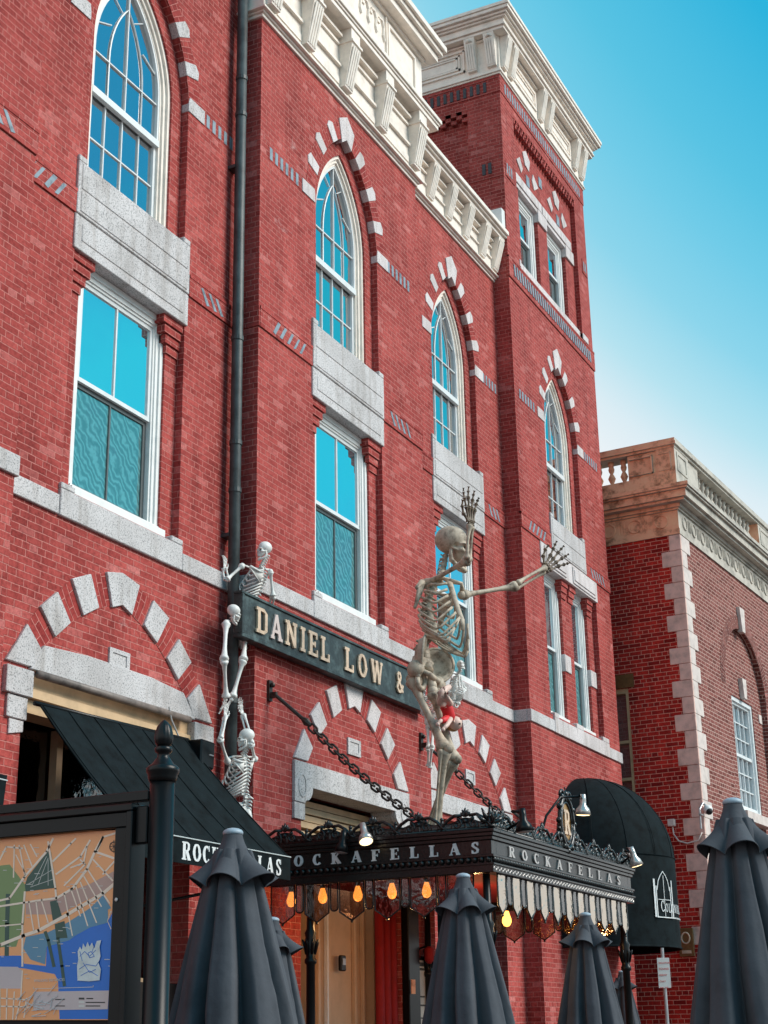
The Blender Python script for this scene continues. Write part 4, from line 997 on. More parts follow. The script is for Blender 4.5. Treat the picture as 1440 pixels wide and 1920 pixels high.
# ------------------------------------------------------------------ awning of the left bay
t = thing('shop_awning', 'black green canvas awning with white lettering on its valance beside the downpipe', 'awning', (11.4, 8.1, 3.05))
m = MB()
A, Bp, Cp, D = at(76, 1322, 8.17), at(350, 1388, 8.17), Vector((12.90, 7.33, 3.275)), Vector((10.32, 7.31, 3.262))
nn = 14
def cv(a, b):      # canvas with a slight sag between the bars
    p = (A*(1-a)+Bp*a)*(1-b)+(D*(1-a)+Cp*a)*b; p.z -= .035*sin(pi*b)+.006*sin(a*9.4+1)*sin(pi*b); return p
vs = [cv(i/nn, j/8) for j in range(9) for i in range(nn+1)]
fs = [(j*(nn+1)+i, j*(nn+1)+i+1, (j+1)*(nn+1)+i+1, (j+1)*(nn+1)+i) for j in range(8) for i in range(nn)]
m.add(vs, fs); m.add([v+Vector((0, .006, -.012)) for v in vs], [f[::-1] for f in fs])
put(m, 'canvas', M['awn'], t, smooth=True)
m = MB()
for a_ in (.17, .335, .5, .665, .83, .985, .012): m.tube([cv(a_, j/8)+Vector((0, -.003, .004)) for j in range(9)], .004, 5)
put(m, 'seam', M['awn'], t)
m = MB(); m.obox(D+Vector((0, -.008, -.215)), (Cp-D), (0, .012, 0), (0, 0, .215)); put(m, 'valance', M['awn'], t)
m = MB(); m.tube([D+Vector((0, -.012, .0)), Cp+Vector((0, -.012, .0))], .006, 6); put(m, 'piping', M['awnl'], t)
m = MB(); m.tube([A+Vector((-.05, .02, .01)), Bp+Vector((.05, .02, .01))], .022, 12); put(m, 'roller', M['ironfl'], t, smooth=True)
m = MB(); m.tube([(10.16, 8.245, 4.615), (12.50, 8.245, 4.625)], .036, 12); m.build('roller_cover', mat('weathered_brown_tube', (.20, .16, .14), .5, noise=.5, nscale=8), B, smooth=True)
m = MB(); m.tube([Cp+Vector((-.03, .03, -.03)), (12.75, 7.9, 2.75)], .014, 8); m.tube([Vector((11.95, 7.33, 2.93)), (11.35, 8.2, 2.72)], .014, 8); m.tube([D+Vector((.03, .03, -.03)), (10.3, 8.2, 2.8)], .014, 8); put(m, 'support_arm', M['iron'], t)
m = MB(); word('ROCKAFELLAS', Vector((11.02, 7.304, 3.082)), Vector((1, .008, .002)), ZA, -YA, .150, 1.70, .001, mb=m, T=.27, t=.08, sx=.155); put(m, 'lettering', M['lett'], t)
# the wooden shopfront behind it (part of the building)
m = MB(); m.box(10.07, 12.64, 8.34, 8.60, 4.50, 4.63); m.box(10.07, 12.64, 8.30, 8.56, 4.42, 4.495); m.box(10.07, 12.64, 8.36, 8.60, 4.30, 4.415); m.build('window_head', M['tan'], B)
m = MB(); m.box(10.95, 11.03, 8.62, 8.70, 2.2, 4.3); m.box(10.07, 12.64, 8.60, 8.68, 3.50, 3.56); m.box(10.07, 12.64, 8.60, 8.68, 2.15, 2.2); m.build('shopfront_frame', M['door'], B)
m = MB(); m.box(10.07, 12.64, 8.72, 8.73, 2.2, 4.3); m.build('shopfront_pane', M['pane'], B)
m = MB(); m.box(10.06, 12.66, 8.40, 8.55, 0, 2.15); m.build('shopfront_panel', M['ironfl'], B)
# neighbouring awning corner at the far left
q = at(2, 1482, 7.6)
t = thing('folded_awning', 'corner of a black folded awning at the left edge of the photo', 'awning', tuple(q))
m = MB(); m.add([(q.x-1.5, q.y+.3, q.z+.22), (q.x+.06, q.y, q.z+.12), (q.x+.03, q.y, q.z-.16), (q.x-.1, q.y, q.z-.22), (q.x-1.5, q.y+.3, q.z-.2),
     (q.x-1.5, q.y+.5, q.z+.22), (q.x+.06, q.y+.2, q.z+.12), (q.x+.03, q.y+.2, q.z-.16), (q.x-.1, q.y+.2, q.z-.22), (q.x-1.5, q.y+.5, q.z-.2)],
    [(4, 3, 2, 1, 0), (5, 6, 7, 8, 9), (0, 1, 6, 5), (1, 2, 7, 6), (2, 3, 8, 7), (3, 4, 9, 8), (4, 0, 5, 9)]); put(m, 'canvas', M['awn'], t)
m = MB(); m.tube([(q.x-1.5, q.y+.29, q.z+.18), (q.x+.06, q.y-.005, q.z+.08)], .006, 6); put(m, 'piping', M['awnl'], t)
# loudspeaker
q = at(377, 1416, 8.1)
t = thing('loudspeaker', 'small black outdoor loudspeaker below the granite impost beside the downpipe', 'loudspeaker', tuple(q))
m = MB(); m.prism([(q.x-.14, q.z-.125), (q.x+.10, q.z-.14), (q.x+.115, q.z+.13), (q.x-.13, q.z+.135)], q.y-.09, q.y+.09); put(m, 'cabinet', M['ironfl'], t, bevel=.014)
m = MB(); m.box(q.x+.0, q.x+.08, q.y-.098, q.y-.091, q.z-.01, q.z+.002); put(m, 'badge', M['steel'], t)
m = MB(); m.tube([(q.x-.14, q.y, q.z-.05), (q.x-.2, q.y+.1, q.z+.1), (q.x-.35, q.y+.12, q.z+.3), (q.x-.4, q.y+.12, q.z+.42)], .008, 6); m.box(q.x-.03, q.x+.03, q.y+.09, q.y+.2, q.z-.03, q.z+.03); put(m, 'cable', M['cable'], t)

# ------------------------------------------------------------------ domed awning on the tower
DC = Vector((23.6, 8.0, 0)); DR = 1.37
t = thing('dome_awning', 'black domed canvas awning with a white arched window logo at the foot of the tower', 'awning', (23.6, 8.0, 2.88))
m = MB(); nphi, nz = 28, 12; vs = []
prof = [(1.0, 2.88), (1.0, 3.3), (1.0, 3.8), (1.0, 4.22)]+[(cos(a), 4.23+1.32*sin(a)) for a in [radians(90)*i/nz for i in range(1, nz+1)]]
for rr, z in prof:
    for i in range(nphi+1):
        ph = pi*i/nphi; seg = abs(sin(ph*4)); r = DR*rr*(1-.014*(seg if rr < 1 else seg*.4)) + 1e-4
        vs.append((DC.x+r*cos(ph), DC.y-r*sin(ph)-.02, z))
k = nphi+1; fs = [(j*k+i, j*k+i+1, (j+1)*k+i+1, (j+1)*k+i) for j in range(len(prof)-1) for i in range(nphi)]
m.add(vs, fs); put(m, 'canvas', M['awn'], t, smooth=True)
m = MB()
for s_ in range(1, 8):
    ph = pi*s_/8; m.tube([(DC.x+DR*1.002*r*cos(ph), DC.y-DR*1.002*r*sin(ph)-.02, z) for r, z in prof[3:]], .006, 5)
m.tube([(DC.x+DR*1.003*cos(pi*i/24), DC.y-DR*1.003*sin(pi*i/24)-.02, 4.225) for i in range(25)], .006, 5); m.tube([(DC.x+DR*1.0*cos(pi*i/24), DC.y-DR*1.0*sin(pi*i/24)-.02, 2.88) for i in range(25)], .014, 6)
put(m, 'seam', M['awn'], t)
m = MB()
def cyl(phd, z):
    a = radians(phd); n = Vector((cos(a), -sin(a), 0)); return DC+n*(DR+.004)+Vector((0, -.02, z)), Vector((sin(a), cos(a), 0))*1.0, n
def on_cyl(ph0, z, pols):       # polygons in metres (x along the skirt, to the right when seen from outside)
    for i, pol in enumerate(pols):
        pp, rr, n = cyl(ph0-degrees_(sum(p[0] for p in pol)/len(pol)), z)
        cxm = sum(p[0] for p in pol)/len(pol); m.prism([(a-cxm, b) for a, b in pol], 0, -.003-.0002*(i % 5), 0, fr=(pp, Vector((sin(radians(ph0-degrees_(cxm))), cos(radians(ph0-degrees_(cxm))), 0)), ZA, n))
degrees_ = lambda x: math.degrees(x/DR)
LZ = 3.38
x = 0.14
for ch, hh in (('C', .17), ('O', .13), ('L', .13), ('O', .13), ('N', .13), ('I', .13), ('A', .13), ('L', .13)):
    pols, wd = glyph(ch, .12, .07, .02); on_cyl(117, LZ, [[(x+a*hh*.8, b*hh) for a, b in p] for p in pols]); x += wd*hh*.8+.012
on_cyl(117, LZ-.02, [bar((.02, -.06), (.02, .50), .035), bar((.06, -.06), (.06, .40), .02), bar((.44, -.06), (.44, .40), .02), bar((.50, -.06), (.50, .50), .03), bar((.02, -.06), (.5, -.06), .015), bar((.25, -.06), (.25, .56), .010), bar((.08, .2), (.42, .2), .008)])
on_cyl(117, LZ-.02, stroke([(.08, .34), (.12, .48), (.18, .56), (.25, .62), (.32, .56), (.38, .48), (.42, .34)], .014)); on_cyl(117, LZ-.02, [bar((.55+.045*i, -.055), (.575+.045*i, -.055), .022) for i in range(11)])
put(m, 'logo', M['lett'], t)

# ------------------------------------------------------------------ entrance canopy
KX0, KX1, KY0, KY1 = 13.55, 17.86, 5.52, 7.99
KZ = 3.485
CN = thing('entrance_canopy', 'ornate black iron entrance canopy with raised lettering and a hanging glass fringe', 'canopy', (15.7, 6.7, 3.0))
def frame3(m, p, z0, z1, t_=.12):
    a, b, c = KX0-p, KX1+p, KY0-p
    m.box(a, a+t_+p, c, KY1, z0, z1); m.box(b-t_-p, b, c, KY1, z0, z1); m.box(a+t_+p, b-t_-p, c, c+t_+p, z0, z1)
m = MB()
for p, z0, z1 in ((.05, 3.455, 3.485), (.035, 3.42, 3.453), (.02, 3.385, 3.418), (0, 3.165, 3.383), (.03, 3.225, 3.25), (.02, 3.085, 3.163), (.035, 3.15, 3.17)): frame3(m, p, z0, z1)
put(m, 'fascia', M['iron'], CN, bevel=.004)
m = MB()
n_ = 62
for k in range(n_):
    x = KX0+(KX1-KX0)*(k+.5)/n_; m.ball((x, KY0-.012, 3.205), (.030, .022, .030), 8, 5)
for k in range(36):
    y = KY0+(KY1-KY0)*(k+.5)/36; m.ball((KX0-.012, y, 3.205), (.022, .030, .030), 8, 5); m.ball((KX1+.012, y, 3.205), (.022, .030, .030), 6, 4)
put(m, 'rope_moulding', M['iron'], CN, smooth=True)
m = MB(); m.box(KX0+.121, KX1-.121, KY0+.121, KY1, 3.40, 3.44); put(m, 'roof', M['ironfl'], CN)
m = MB(); m.box(KX0+.121, KX1-.121, KY0+.121, KY1, 3.18, 3.20); put(m, 'ceiling', M['curtain'], CN)
m = MB(); word('ROCKAFELLAS', Vector((KX0-.001, KY1-.13, 3.262)), -YA, ZA, -XA, .108, 2.22, .006, mb=m, T=.28, t=.09, sx=.125); put(m, 'lettering', M['lett'], CN)
m = MB(); word('ROCKAFELLAS', Vector((KX0+.42, KY0-.001, 3.262)), XA, ZA, -YA, .10, 3.45, .012, mb=m, T=.26, t=.1, sx=.17); put(m, 'lettering', M['lettd'], CN)
# cast ornament on the front fascia
m = MB()
for k in range(50):
    x = KX0+.03+(KX1-KX0-.06)*k/49
    m.tube([(x+.028*cos(a), KY0-.018, 3.12+.02*sin(a)) for a in [2*pi*i/8 for i in range(9)]], .006, 4)
put(m, 'band_ornament', M['lettd'], CN)
def spiral(c, r0, a0, turns, dirv, sgn=1, n=16):
    return [c + dirv*(r0*(1-.8*i/n)*cos(a0+sgn*2*pi*turns*i/n)) + ZA*(r0*(1-.8*i/n)*sin(a0+sgn*2*pi*turns*i/n)) for i in range(n+1)]
def crest_unit(m, c, d, s=1.0):
    """palmette flanked by two S scrolls, centred on c, along d"""
    for s_ in (-1, 1):
        m.tube(spiral(c+d*(s_*.075*s)+ZA*.055*s, .045*s, pi/2, 1.2, d*s_), [.014*s]*10+[.012*s]*7, 5)
        m.tube([c+d*(s_*.035*s)+ZA*.12*s, c+d*(s_*.10*s)+ZA*.125*s, c+d*(s_*.17*s)+ZA*.085*s, c+d*(s_*.22*s)+ZA*.03*s, c+d*(s_*.26*s)+ZA*.012*s], .015*s, 5)
        m.tube(spiral(c+d*(s_*.20*s)+ZA*.035*s, .03*s, 0, 1.1, d*s_), .010*s, 5)
    for a in (-50, -25, 0, 25, 50):
        L_ = (.075-.00035*abs(a))*s; dv = d*sin(radians(a))+ZA*cos(radians(a)); p0 = c+ZA*.11*s
        m.tube([p0, p0+dv*L_*.5, p0+dv*L_], [.006*s, .017*s, .005*s], 6)
    m.ball(tuple(c+ZA*.075*s), .022*s, 8, 6)
def palm(m, c, d, s=1.0):
    for a in (-70, -35, 0, 35, 70):
        dv = d*sin(radians(a))+ZA*cos(radians(a)); m.tube([c+ZA*.05*s, c+ZA*.05*s+dv*.09*s, c+ZA*.05*s+dv*.15*s+ZA*.02*s], [.012*s, .024*s, .006*s], 6)
    m.tube([c, c+ZA*.1*s], .03*s, 6)
    m.ball(tuple(c+ZA*.24*s), .02*s, 8, 6)
for (o_, d, Ln, n_) in ((Vector((KX0-.02, KY0, KZ)), YA, KY1-KY0, 5), (Vector((KX0, KY0-.02, KZ)), XA, KX1-KX0, 8), (Vector((KX1+.02, KY0, KZ)), YA, KY1-KY0, 5)):
    m = MB()
    for k in range(n_):
        crest_unit(m, o_+d*(Ln*(k+.5)/n_), d, 1.15)
    for k in range(n_+1): 
        c = o_+d*(Ln*k/n_); m.tube([c, c+ZA*.07, c+ZA*.10], [.02, .012, .018], 6); m.ball(tuple(c+ZA*.115), .02, 8, 6)
    m.box(*(sorted((o_.x, (o_+d*Ln).x)) if d.x else (o_.x-.012, o_.x+.012)), *(sorted((o_.y, (o_+d*Ln).y)) if d.y else (o_.y-.012, o_.y+.012)), KZ, KZ+.018)
    pl_ = []
    for k in range(int(Ln/.03)+1):
        c = Ln*k/int(Ln/.03); f_ = (c/Ln*n_) % 1; pl_.append((c, .045+.075*abs(cos(pi*(f_-.5)))**2.2+.035*abs(cos(pi*f_))**8))
    nrm_ = d.cross(ZA); m.prism([(0, .0)]+pl_+[(Ln, .0)], -.008, .008, fr=(o_, d, ZA, nrm_))
    for k in range(int(Ln/.07)):
        c = o_+d*(.035+.07*k); h = .045+.03*cos(2*pi*((.035+.07*k)/Ln*n_-.5))+.008*sin(k*1.9)
        m.ball(tuple(c+ZA*.03), (.03, .012, h) if d.x else (.012, .03, h), 6, 5)
    put(m, 'cresting', M['iron'], CN, smooth=True)
for c in ((KX0, KY0), (KX1, KY0)):
    m = MB(); cc = Vector((c[0], c[1], KZ)); palm(m, cc, (XA-YA).normalized(), 1.0); palm(m, cc, (XA+YA).normalized(), .8); put(m, 'corner_finial', M['iron'], CN, smooth=True)
m = MB(); mc = Vector((15.62, KY0-.03, KZ+.29))
ell = lambda rx, rz, n=24: [mc+XA*rx*cos(2*pi*i/n)+ZA*rz*sin(2*pi*i/n) for i in range(n+1)]
m.tube(ell(.20, .27), .026, 6); m.tube(ell(.15, .21), .014, 6)
for a in range(0, 360, 30): m.ball(tuple(mc+XA*.235*cos(radians(a))+ZA*.30*sin(radians(a))), .034, 8, 6)
for s_ in (-1, 1):
    m.tube(spiral(mc+XA*s_*.1+ZA*.27, .07, 0, 1.2, XA*s_), .016, 6); m.tube(spiral(mc+XA*s_*.26-ZA*.16, .08, pi/2, 1.2, XA*s_), .018, 6)
palm(m, mc+ZA*.22, XA, .6)
md = put(m, 'medallion', M['iron'], CN, smooth=True)
m = MB(); m.prism([(p.x, p.z) for p in ell(.165, .225)[:-1]], mc.y+.004, mc.y+.02); put(m, 'medallion_field', M['goldf'], md)
m = MB(); word('R', mc+Vector((-.09, .0, -.13)), XA, ZA, -YA, .26, .18, .012, mb=m, T=.24, t=.11, sx=.21); put(m, 'letter', M['gold'], md)
# hanging glass fringe
def pane_pts(w_, kind):
    if kind: return [(-w_, 3.083), (w_, 3.083), (w_, 2.80), (0, 2.715), (-w_, 2.80)]
    return [(-w_, 3.083), (w_, 3.083), (w_, 2.845)]+[(w_*cos(a), 2.845-.03*sin(a)) for a in [pi*i/6 for i in range(1, 6)]]+[(-w_, 2.845)]
def fringe(o_, d, Ln, n_, gm, im):
    f = MB(); nrm = d.cross(ZA)
    for k in range(n_):
        c = Ln*(k+.5)/n_; pitch = Ln/n_
        for off, w_, kd in ((0, pitch*(.345 if gm is M['pane'] else .27), 1), (pitch/2, pitch*(.105 if gm is M['pane'] else .15), 0)):
            if not kd and k == n_-1: continue
            pts = pane_pts(w_, kd); loop = [o_+d*(c+off+a)+ZA*(b-o_.z) for a, b in pts]
            f.tube(loop+[loop[0]], .009, 6)
            if kd: f.ball(tuple(loop[3]-ZA*.008), .014, 6, 4)
            g_ = MB(); g_.prism([(c+off+a, b-o_.z) for a, b in pts], -.002, .002, fr=(o_, d, ZA, nrm)); put(g_, 'glass_pane', gm if kd else M['pane'], CN)
    put(f, 'fringe_frame', im, CN, smooth=True)
fringe(Vector((KX0+.02, 5.664, 0)), YA, 2.316, 6, M['pane'], M['iron'])
fringe(Vector((KX0+.08, KY0+.02, 0)), XA, KX1-KX0-.16, 11, M['panef'], M['iron'])
fringe(Vector((KX1-.02, 5.664, 0)), YA, 2.316, 6, M['pane'], M['iron'])
# iron columns
def column(x, y):
    m = MB(); m.lathe([(.10, 0), (.10, .25), (.06, .3), (.05, .5), (.045, 1.6), (.042, 2.32), (.06, 2.34), (.06, 2.37), (.045, 2.39), (.05, 2.45), (.065, 2.52), (.05, 2.58), (.06, 2.62), (.04, 2.66), (.035, 3.08)], (x, y, 0), 16)
    for a in range(0, 360, 45):
        v = Vector((cos(radians(a)), sin(radians(a)), 0)); m.tube([Vector((x, y, 2.42))+v*.045, Vector((x, y, 2.52))+v*.07, Vector((x, y, 2.56))+v*.085], [.012, .014, .006], 5)
    put(m, 'column', M['ironfl'], CN, smooth=True)
for x, y in ((13.62, 7.50), (13.64, 5.62), (17.30, 7.92), (17.78, 5.62)): column(x, y)

# doorway under the canopy (part of the building)
dk = lambda px, Y: at(px, 1850, Y).x
xa, xb = dk(578, 8.25), dk(692, 8.25)
m = MB(); m.box(xa, xb, 8.30, 8.36, 0, 3.4)
for px in (580, 600, 618, 668, 684):
    x = dk(px, 8.25); m.box(x-.025, x+.025, 8.25, 8.30, 0, 3.35)
m.box(xa-.08, xa, 8.18, 8.36, 0, 3.45); m.box(xb, xb+.10, 8.18, 8.36, 0, 3.45)
m.build('door_panelling', M['door'], B, bevel=.006)
m = MB(); m.box(16.72, 17.02, 7.90, 7.995, 0, 3.3); m.build('black_pilaster', M['ironfl'], B, bevel=.01)
m = MB(); m.box(dk(612, 8.25)-.03, dk(612, 8.25)+.0, 8.22, 8.26, 0, 3.35); m.build('door_edge', M['white'], B)
m = MB()
for k in range(6): m.tube([(16.24+.085*k, 8.05+.03*(k % 2), 0), (16.24+.085*k, 8.05+.03*(k % 2), 3.3)], .05, 8)
m.build('curtain', M['curtain'], B, smooth=True)
for cx, hw_ in ((15.52, 1.18), (19.62, 1.18)):
    m = MB()
    for i, z in enumerate((4.14, 4.06, 3.98, 3.9, 3.80)): m.box(cx-hw_+.02, cx+hw_-.02, 8.34-.02*(i % 2)+(.28 if cx > 17 else 0), 8.5+(.28 if cx > 17 else 0), z-.045+(.2 if cx > 17 else 0), z+.02+(.2 if cx > 17 else 0))
    m.build('transom_louvre', M['tan'], B)
m = MB(); q = at(642, 1806, 8.22); m.box(q.x-.06, q.x+.06, 8.20, 8.245, q.z-.085, q.z+.085)
t = thing('door_intercom', 'small black intercom box on the cream door panel', 'intercom', tuple(q)); put(m, 'case', M['ironfl'], t, bevel=.012)
m = MB(); m.box(q.x-.035, q.x+.035, 8.194, 8.20, q.z-.02, q.z+.05); put(m, 'screen', M['steel'], t)
# menu poster on the brick pier
q0, q1 = at(783, 1800, 7.96), at(815, 1925, 7.96)
t = thing('menu_poster', 'framed newspaper style menu on the brick pier under the canopy', 'poster', ((q0.x+q1.x)/2, 7.97, q1.z-.2))
z0, z1 = q1.z-.15, q0.z; x0, x1 = q0.x, q0.x+.42
m = MB(); m.box(x0-.03, x1+.03, 7.965, 7.99, z0-.03, z1+.03); put(m, 'frame', M['ironfl'], t)
m = MB(); m.box(x0, x1, 7.955, 7.963, z0, z1); put(m, 'sheet', M['paper'], t)
m = MB()
for i, (dz, hh, a, b) in enumerate(((.03, .05, .08, .92), (.11, .03, .05, .95), (.50, .02, .05, .4), (.53, .02, .45, .95), (.62, .02, .05, .95), (.80, .015, .05, .95), (.95, .015, .05, .95))):
    n_ = 9
    for k in range(n_):
        u0 = a+(b-a)*k/n_; m.box(x0+(x1-x0)*u0, x0+(x1-x0)*(u0+(b-a)/n_*.75), 7.951, 7.9545, z1-dz*(z1-z0)*.9-hh*.9, z1-dz*(z1-z0)*.9)
put(m, 'print', M['ink'], t)
m = MB(); m.box(17.18, 17.42, 7.86, 7.872, 2.02, 2.16)
t2 = thing('sticker', 'small orange sticker on the iron column beside the menu', 'sticker', (17.2, 7.86, 2.02)); 
q = at(776, 1850, 7.86); m = MB(); m.box(q.x-.05, q.x+.05, 7.862, 7.872, q.z-.08, q.z+.08); t2.location = q; put(m, 'label', M['stone_o'], t2)
m = MB(); q = at(796, 1788, 7.9); m.tube([(q.x, 7.99, q.z+.05), (q.x, 7.9, q.z+.08), (q.x, 7.84, q.z+.03)], .012, 6)
t = thing('wall_lantern', 'small dark red wall lantern above the menu poster', 'lantern', (q.x, 7.9, q.z)); put(m, 'arm', M['ironfl'], t)
m = MB(); m.lathe([(.02, .08), (.06, .05), (.055, -.08), (.02, -.12)], (q.x, 7.84, q.z), 10); put(m, 'shade', M['curtain'], t, smooth=True)

# string of bulbs under the canopy
proto = None
bulb_px = [(546, 1686, 'hanging bulb nearest the awning valance'), (605, 1679, 'hanging bulb above the cream door edge, second from the awning'), (671, 1675, 'hanging bulb over the middle of the cream door'), (735, 1670, 'hanging bulb over the red curtain'), (800, 1668, 'hanging bulb nearest the centre umbrella'), (950, 1722, 'hanging bulb glimpsed below the front glass fringe')]
for i, (px, py, lab) in enumerate(bulb_px):
    p = atX(px, py, 13.95 if i < 5 else 14.7)
    if proto is None:
        r = thing('light_bulb', lab, 'bulb', tuple(p), 'glowing filament bulbs under the canopy'); r.scale = (1.3, 1.3, 1.3)
        m = MB(); m.lathe([(.004, -.062), (.022, -.055), (.036, -.03), (.036, -.008), (.024, .03), (.016, .055), (.016, .06)], (0, 0, 0), 14); g1 = m.build('bulb_glass', M['glow'], r, smooth=True)
        m = MB(); m.lathe([(.02, .055), (.022, .07), (.022, .12), (.008, .14)], (0, 0, 0), 10); m.tube([(0, 0, .13), (0, 0, .42)], .005, 5); g2 = m.build('socket', M['ironfl'], r)
        proto = (r, g1, g2)
    else:
        r = proto[0].copy(); C.objects.link(r); r.location = p; r['label'] = lab
        for c_ in proto[1:]:
            c2 = c_.copy(); C.objects.link(c2); c2.parent = r

for i, x_y in enumerate(((13.95, 7.3), (13.95, 6.6), (13.95, 5.9), (15.6, 6.6), (16.6, 6.2))):
    li = bpy.data.objects.new('bulb_light', bpy.data.lights.new('bulb_light', 'POINT')); C.objects.link(li); li.location = (x_y[0], x_y[1], 2.78); li.data.energy = 9; li.data.color = (1, .55, .22); li.data.shadow_soft_size = .05
# spot lamps on the canopy
def spot(lab, path, head, aim, lit=True, r=.075, L_=.15):
    head = Vector(head); aim = Vector(aim).normalized()
    t = thing('spot_lamp', lab, 'lamp', tuple(path[0]), 'spot lamps clipped to the canopy')
    m = MB(); m.tube(path, .014, 8); put(m, 'arm', M['ironfl'], t, smooth=True)
    m = MB(); m.lathe([(.028, -.06), (.032, .0), (.034, .05), (r*.8, .09), (r, L_), (r*.96, L_)], head, 16, aim, mod=lambda th, i: 1+(.05*cos(th*9) if i in (3, 4) else 0)); h = put(m, 'lamp_head', M['lettd'] if lit else M['ironfl'], t, smooth=True)
    m = MB(); m.lathe([(r*.86, L_+.001), (r*.7, L_+.008), (.01, L_+.012)], head, 16, aim); put(m, 'lens', M['ledglow'] if lit else M['steel'], h, smooth=True)
a = at(645, 1552, 6.95); b = at(658, 1556, 6.85)
spot('silver lit spot lamp on the side cresting above the letter F', [Vector((KX0, 6.9, 3.5)), Vector((KX0-.06, 6.85, 3.62)), Vector((KX0-.12, 6.82, 3.60))], (KX0-.13, 6.80, 3.56), (-.35, -.35, -.85))
spot('unlit dark spot lamp hanging beside the lit one on the side cresting', [Vector((KX0, 7.05, 3.5)), Vector((KX0-.07, 7.05, 3.58)), Vector((KX0-.11, 7.03, 3.52))], (KX0-.12, 7.03, 3.50), (-.1, .1, -1), lit=False, r=.07)
Yc = KY0
g0 = Vector((14.95, Yc, 3.5)); hd = at(1093, 1500, Yc-.35)
spot('gooseneck lamp arching over the front medallion', [g0, g0+ZA*.12, g0+ZA*.27+Vector((.03, -.04, 0)), Vector((15.15, Yc-.14, hd.z+.03)), Vector((15.45, Yc-.24, hd.z+.07)), hd+Vector((-.1, 0, .03)), hd+Vector((0, 0, .01))], hd, (.12, .1, -1), r=.085)
hd = at(980, 1528, Yc-.45); spot('dark spot lamp reaching forward from the near corner of the canopy', [Vector((13.9, Yc, 3.5)), Vector((13.9, Yc-.2, hd.z+.05)), hd+Vector((0, .1, .04)), hd+Vector((0, 0, .03))], hd, (.05, -.05, -1), lit=False, r=.085)
hd = at(1186, 1598, Yc-.38); spot('lit spot lamp at the far end of the canopy front', [Vector((17.5, Yc, 3.5)), Vector((17.4, Yc-.15, hd.z+.03)), hd+Vector((-.02, .08, .02)), hd], hd, (.25, -.2, -1), r=.075)

# ------------------------------------------------------------------ chains holding the canopy
def chain(lab, p0, p1, n_):
    t = thing('suspension_chain', lab, 'chain', tuple(p0), 'chains from the wall to the canopy')
    m = MB(); m.box(p0.x-.035, p0.x+.035, p0.y-.03, p0.y-.001, p0.z-.06, p0.z+.16); m.box(p0.x-.02, p0.x+.02, p0.y-.10, p0.y-.03, p0.z-.03, p0.z+.03); m.ball((p0.x, p0.y-.05, p0.z+.11), .028, 8, 6)
    put(m, 'wall_bracket', M['rust'], t)
    a = p0+Vector((0, -.08, 0)); d = p1-a
    m = MB(); e0, e1 = .0, .22; q0, q1 = a+d*e0, a+d*e1; m.tube([q0, q0*.5+q1*.5, q1], .02, 8); m.tube([q1-d*.03, q1, q1+d*.03], [.02, .042, .02], 8); put(m, 'rod', M['rust'], t)
    for k in range(n_):
        f0 = .24+(.70)*k/n_; f1 = f0+.70/n_*1.45; c0, c1 = a+d*f0, a+d*f1; sag = lambda f: -ZA*.06*sin(pi*(f-.22)/.78)
        c0 = c0+sag(f0); c1 = c1+sag(f1); ax = (c1-c0); Lk = ax.length; ax.normalize(); s = ax.cross(ZA).normalized(); u = s.cross(ax)
        w_ = s if k % 2 else u; mid = (c0+c1)/2; rr = .034
        pts = []
        for i in range(17):
            an = 2*pi*i/16; pts.append(mid+ax*((Lk/2-rr)*(1 if cos(an) > 0 else -1)+rr*cos(an))+w_*rr*sin(an))
        l_ = MB(); l_.tube(pts, .012, 6); put(l_, 'link', M['rust'], t, smooth=True)
    m = MB(); m.tube([a+d*.94, a+d*.97, p1], [.018, .03, .02], 8); put(m, 'end_fixing', M['rust'], t)
chain('rusty chain from the brick wall under the sign to the canopy side', Vector((13.62, 8.0, 5.05)), Vector((13.72, 6.28, 3.60)), 20)
chain('rusty chain passing behind the giant skeleton to the canopy', Vector((17.40, 8.0, 5.12)), Vector((17.55, 6.30, 3.62)), 20)

# ------------------------------------------------------------------ skeletons
def basis(f, u):
    f = Vector(f).normalized(); u = Vector(u); r = f.cross(u).normalized(); u = r.cross(f).normalized()
    return r, f, u
def ell_hit(o, d, c, r):
    oc = Vector(((o[0]-c[0])/r[0], (o[1]-c[1])/r[1], (o[2]-c[2])/r[2])); dd = Vector((d.x/r[0], d.y/r[1], d.z/r[2]))
    A = dd.dot(dd); Bq = 2*oc.dot(dd); Cc = oc.dot(oc)-1; D_ = Bq*Bq-4*A*Cc
    return (-Bq+sqrt(D_))/(2*A) if D_ > 0 else 0
SK_ELL = [((0, -.12, .13), (.295, .385, .335)), ((0, .17, -.12), (.215, .21, .27)), ((0, .26, .03), (.25, .10, .06)), ((.19, .17, -.13), (.075, .15, .065)), ((-.19, .17, -.13), (.075, .15, .065)), ((0, .27, -.24), (.13, .12, .13)), ((0, .33, -.10), (.045, .09, .08))]
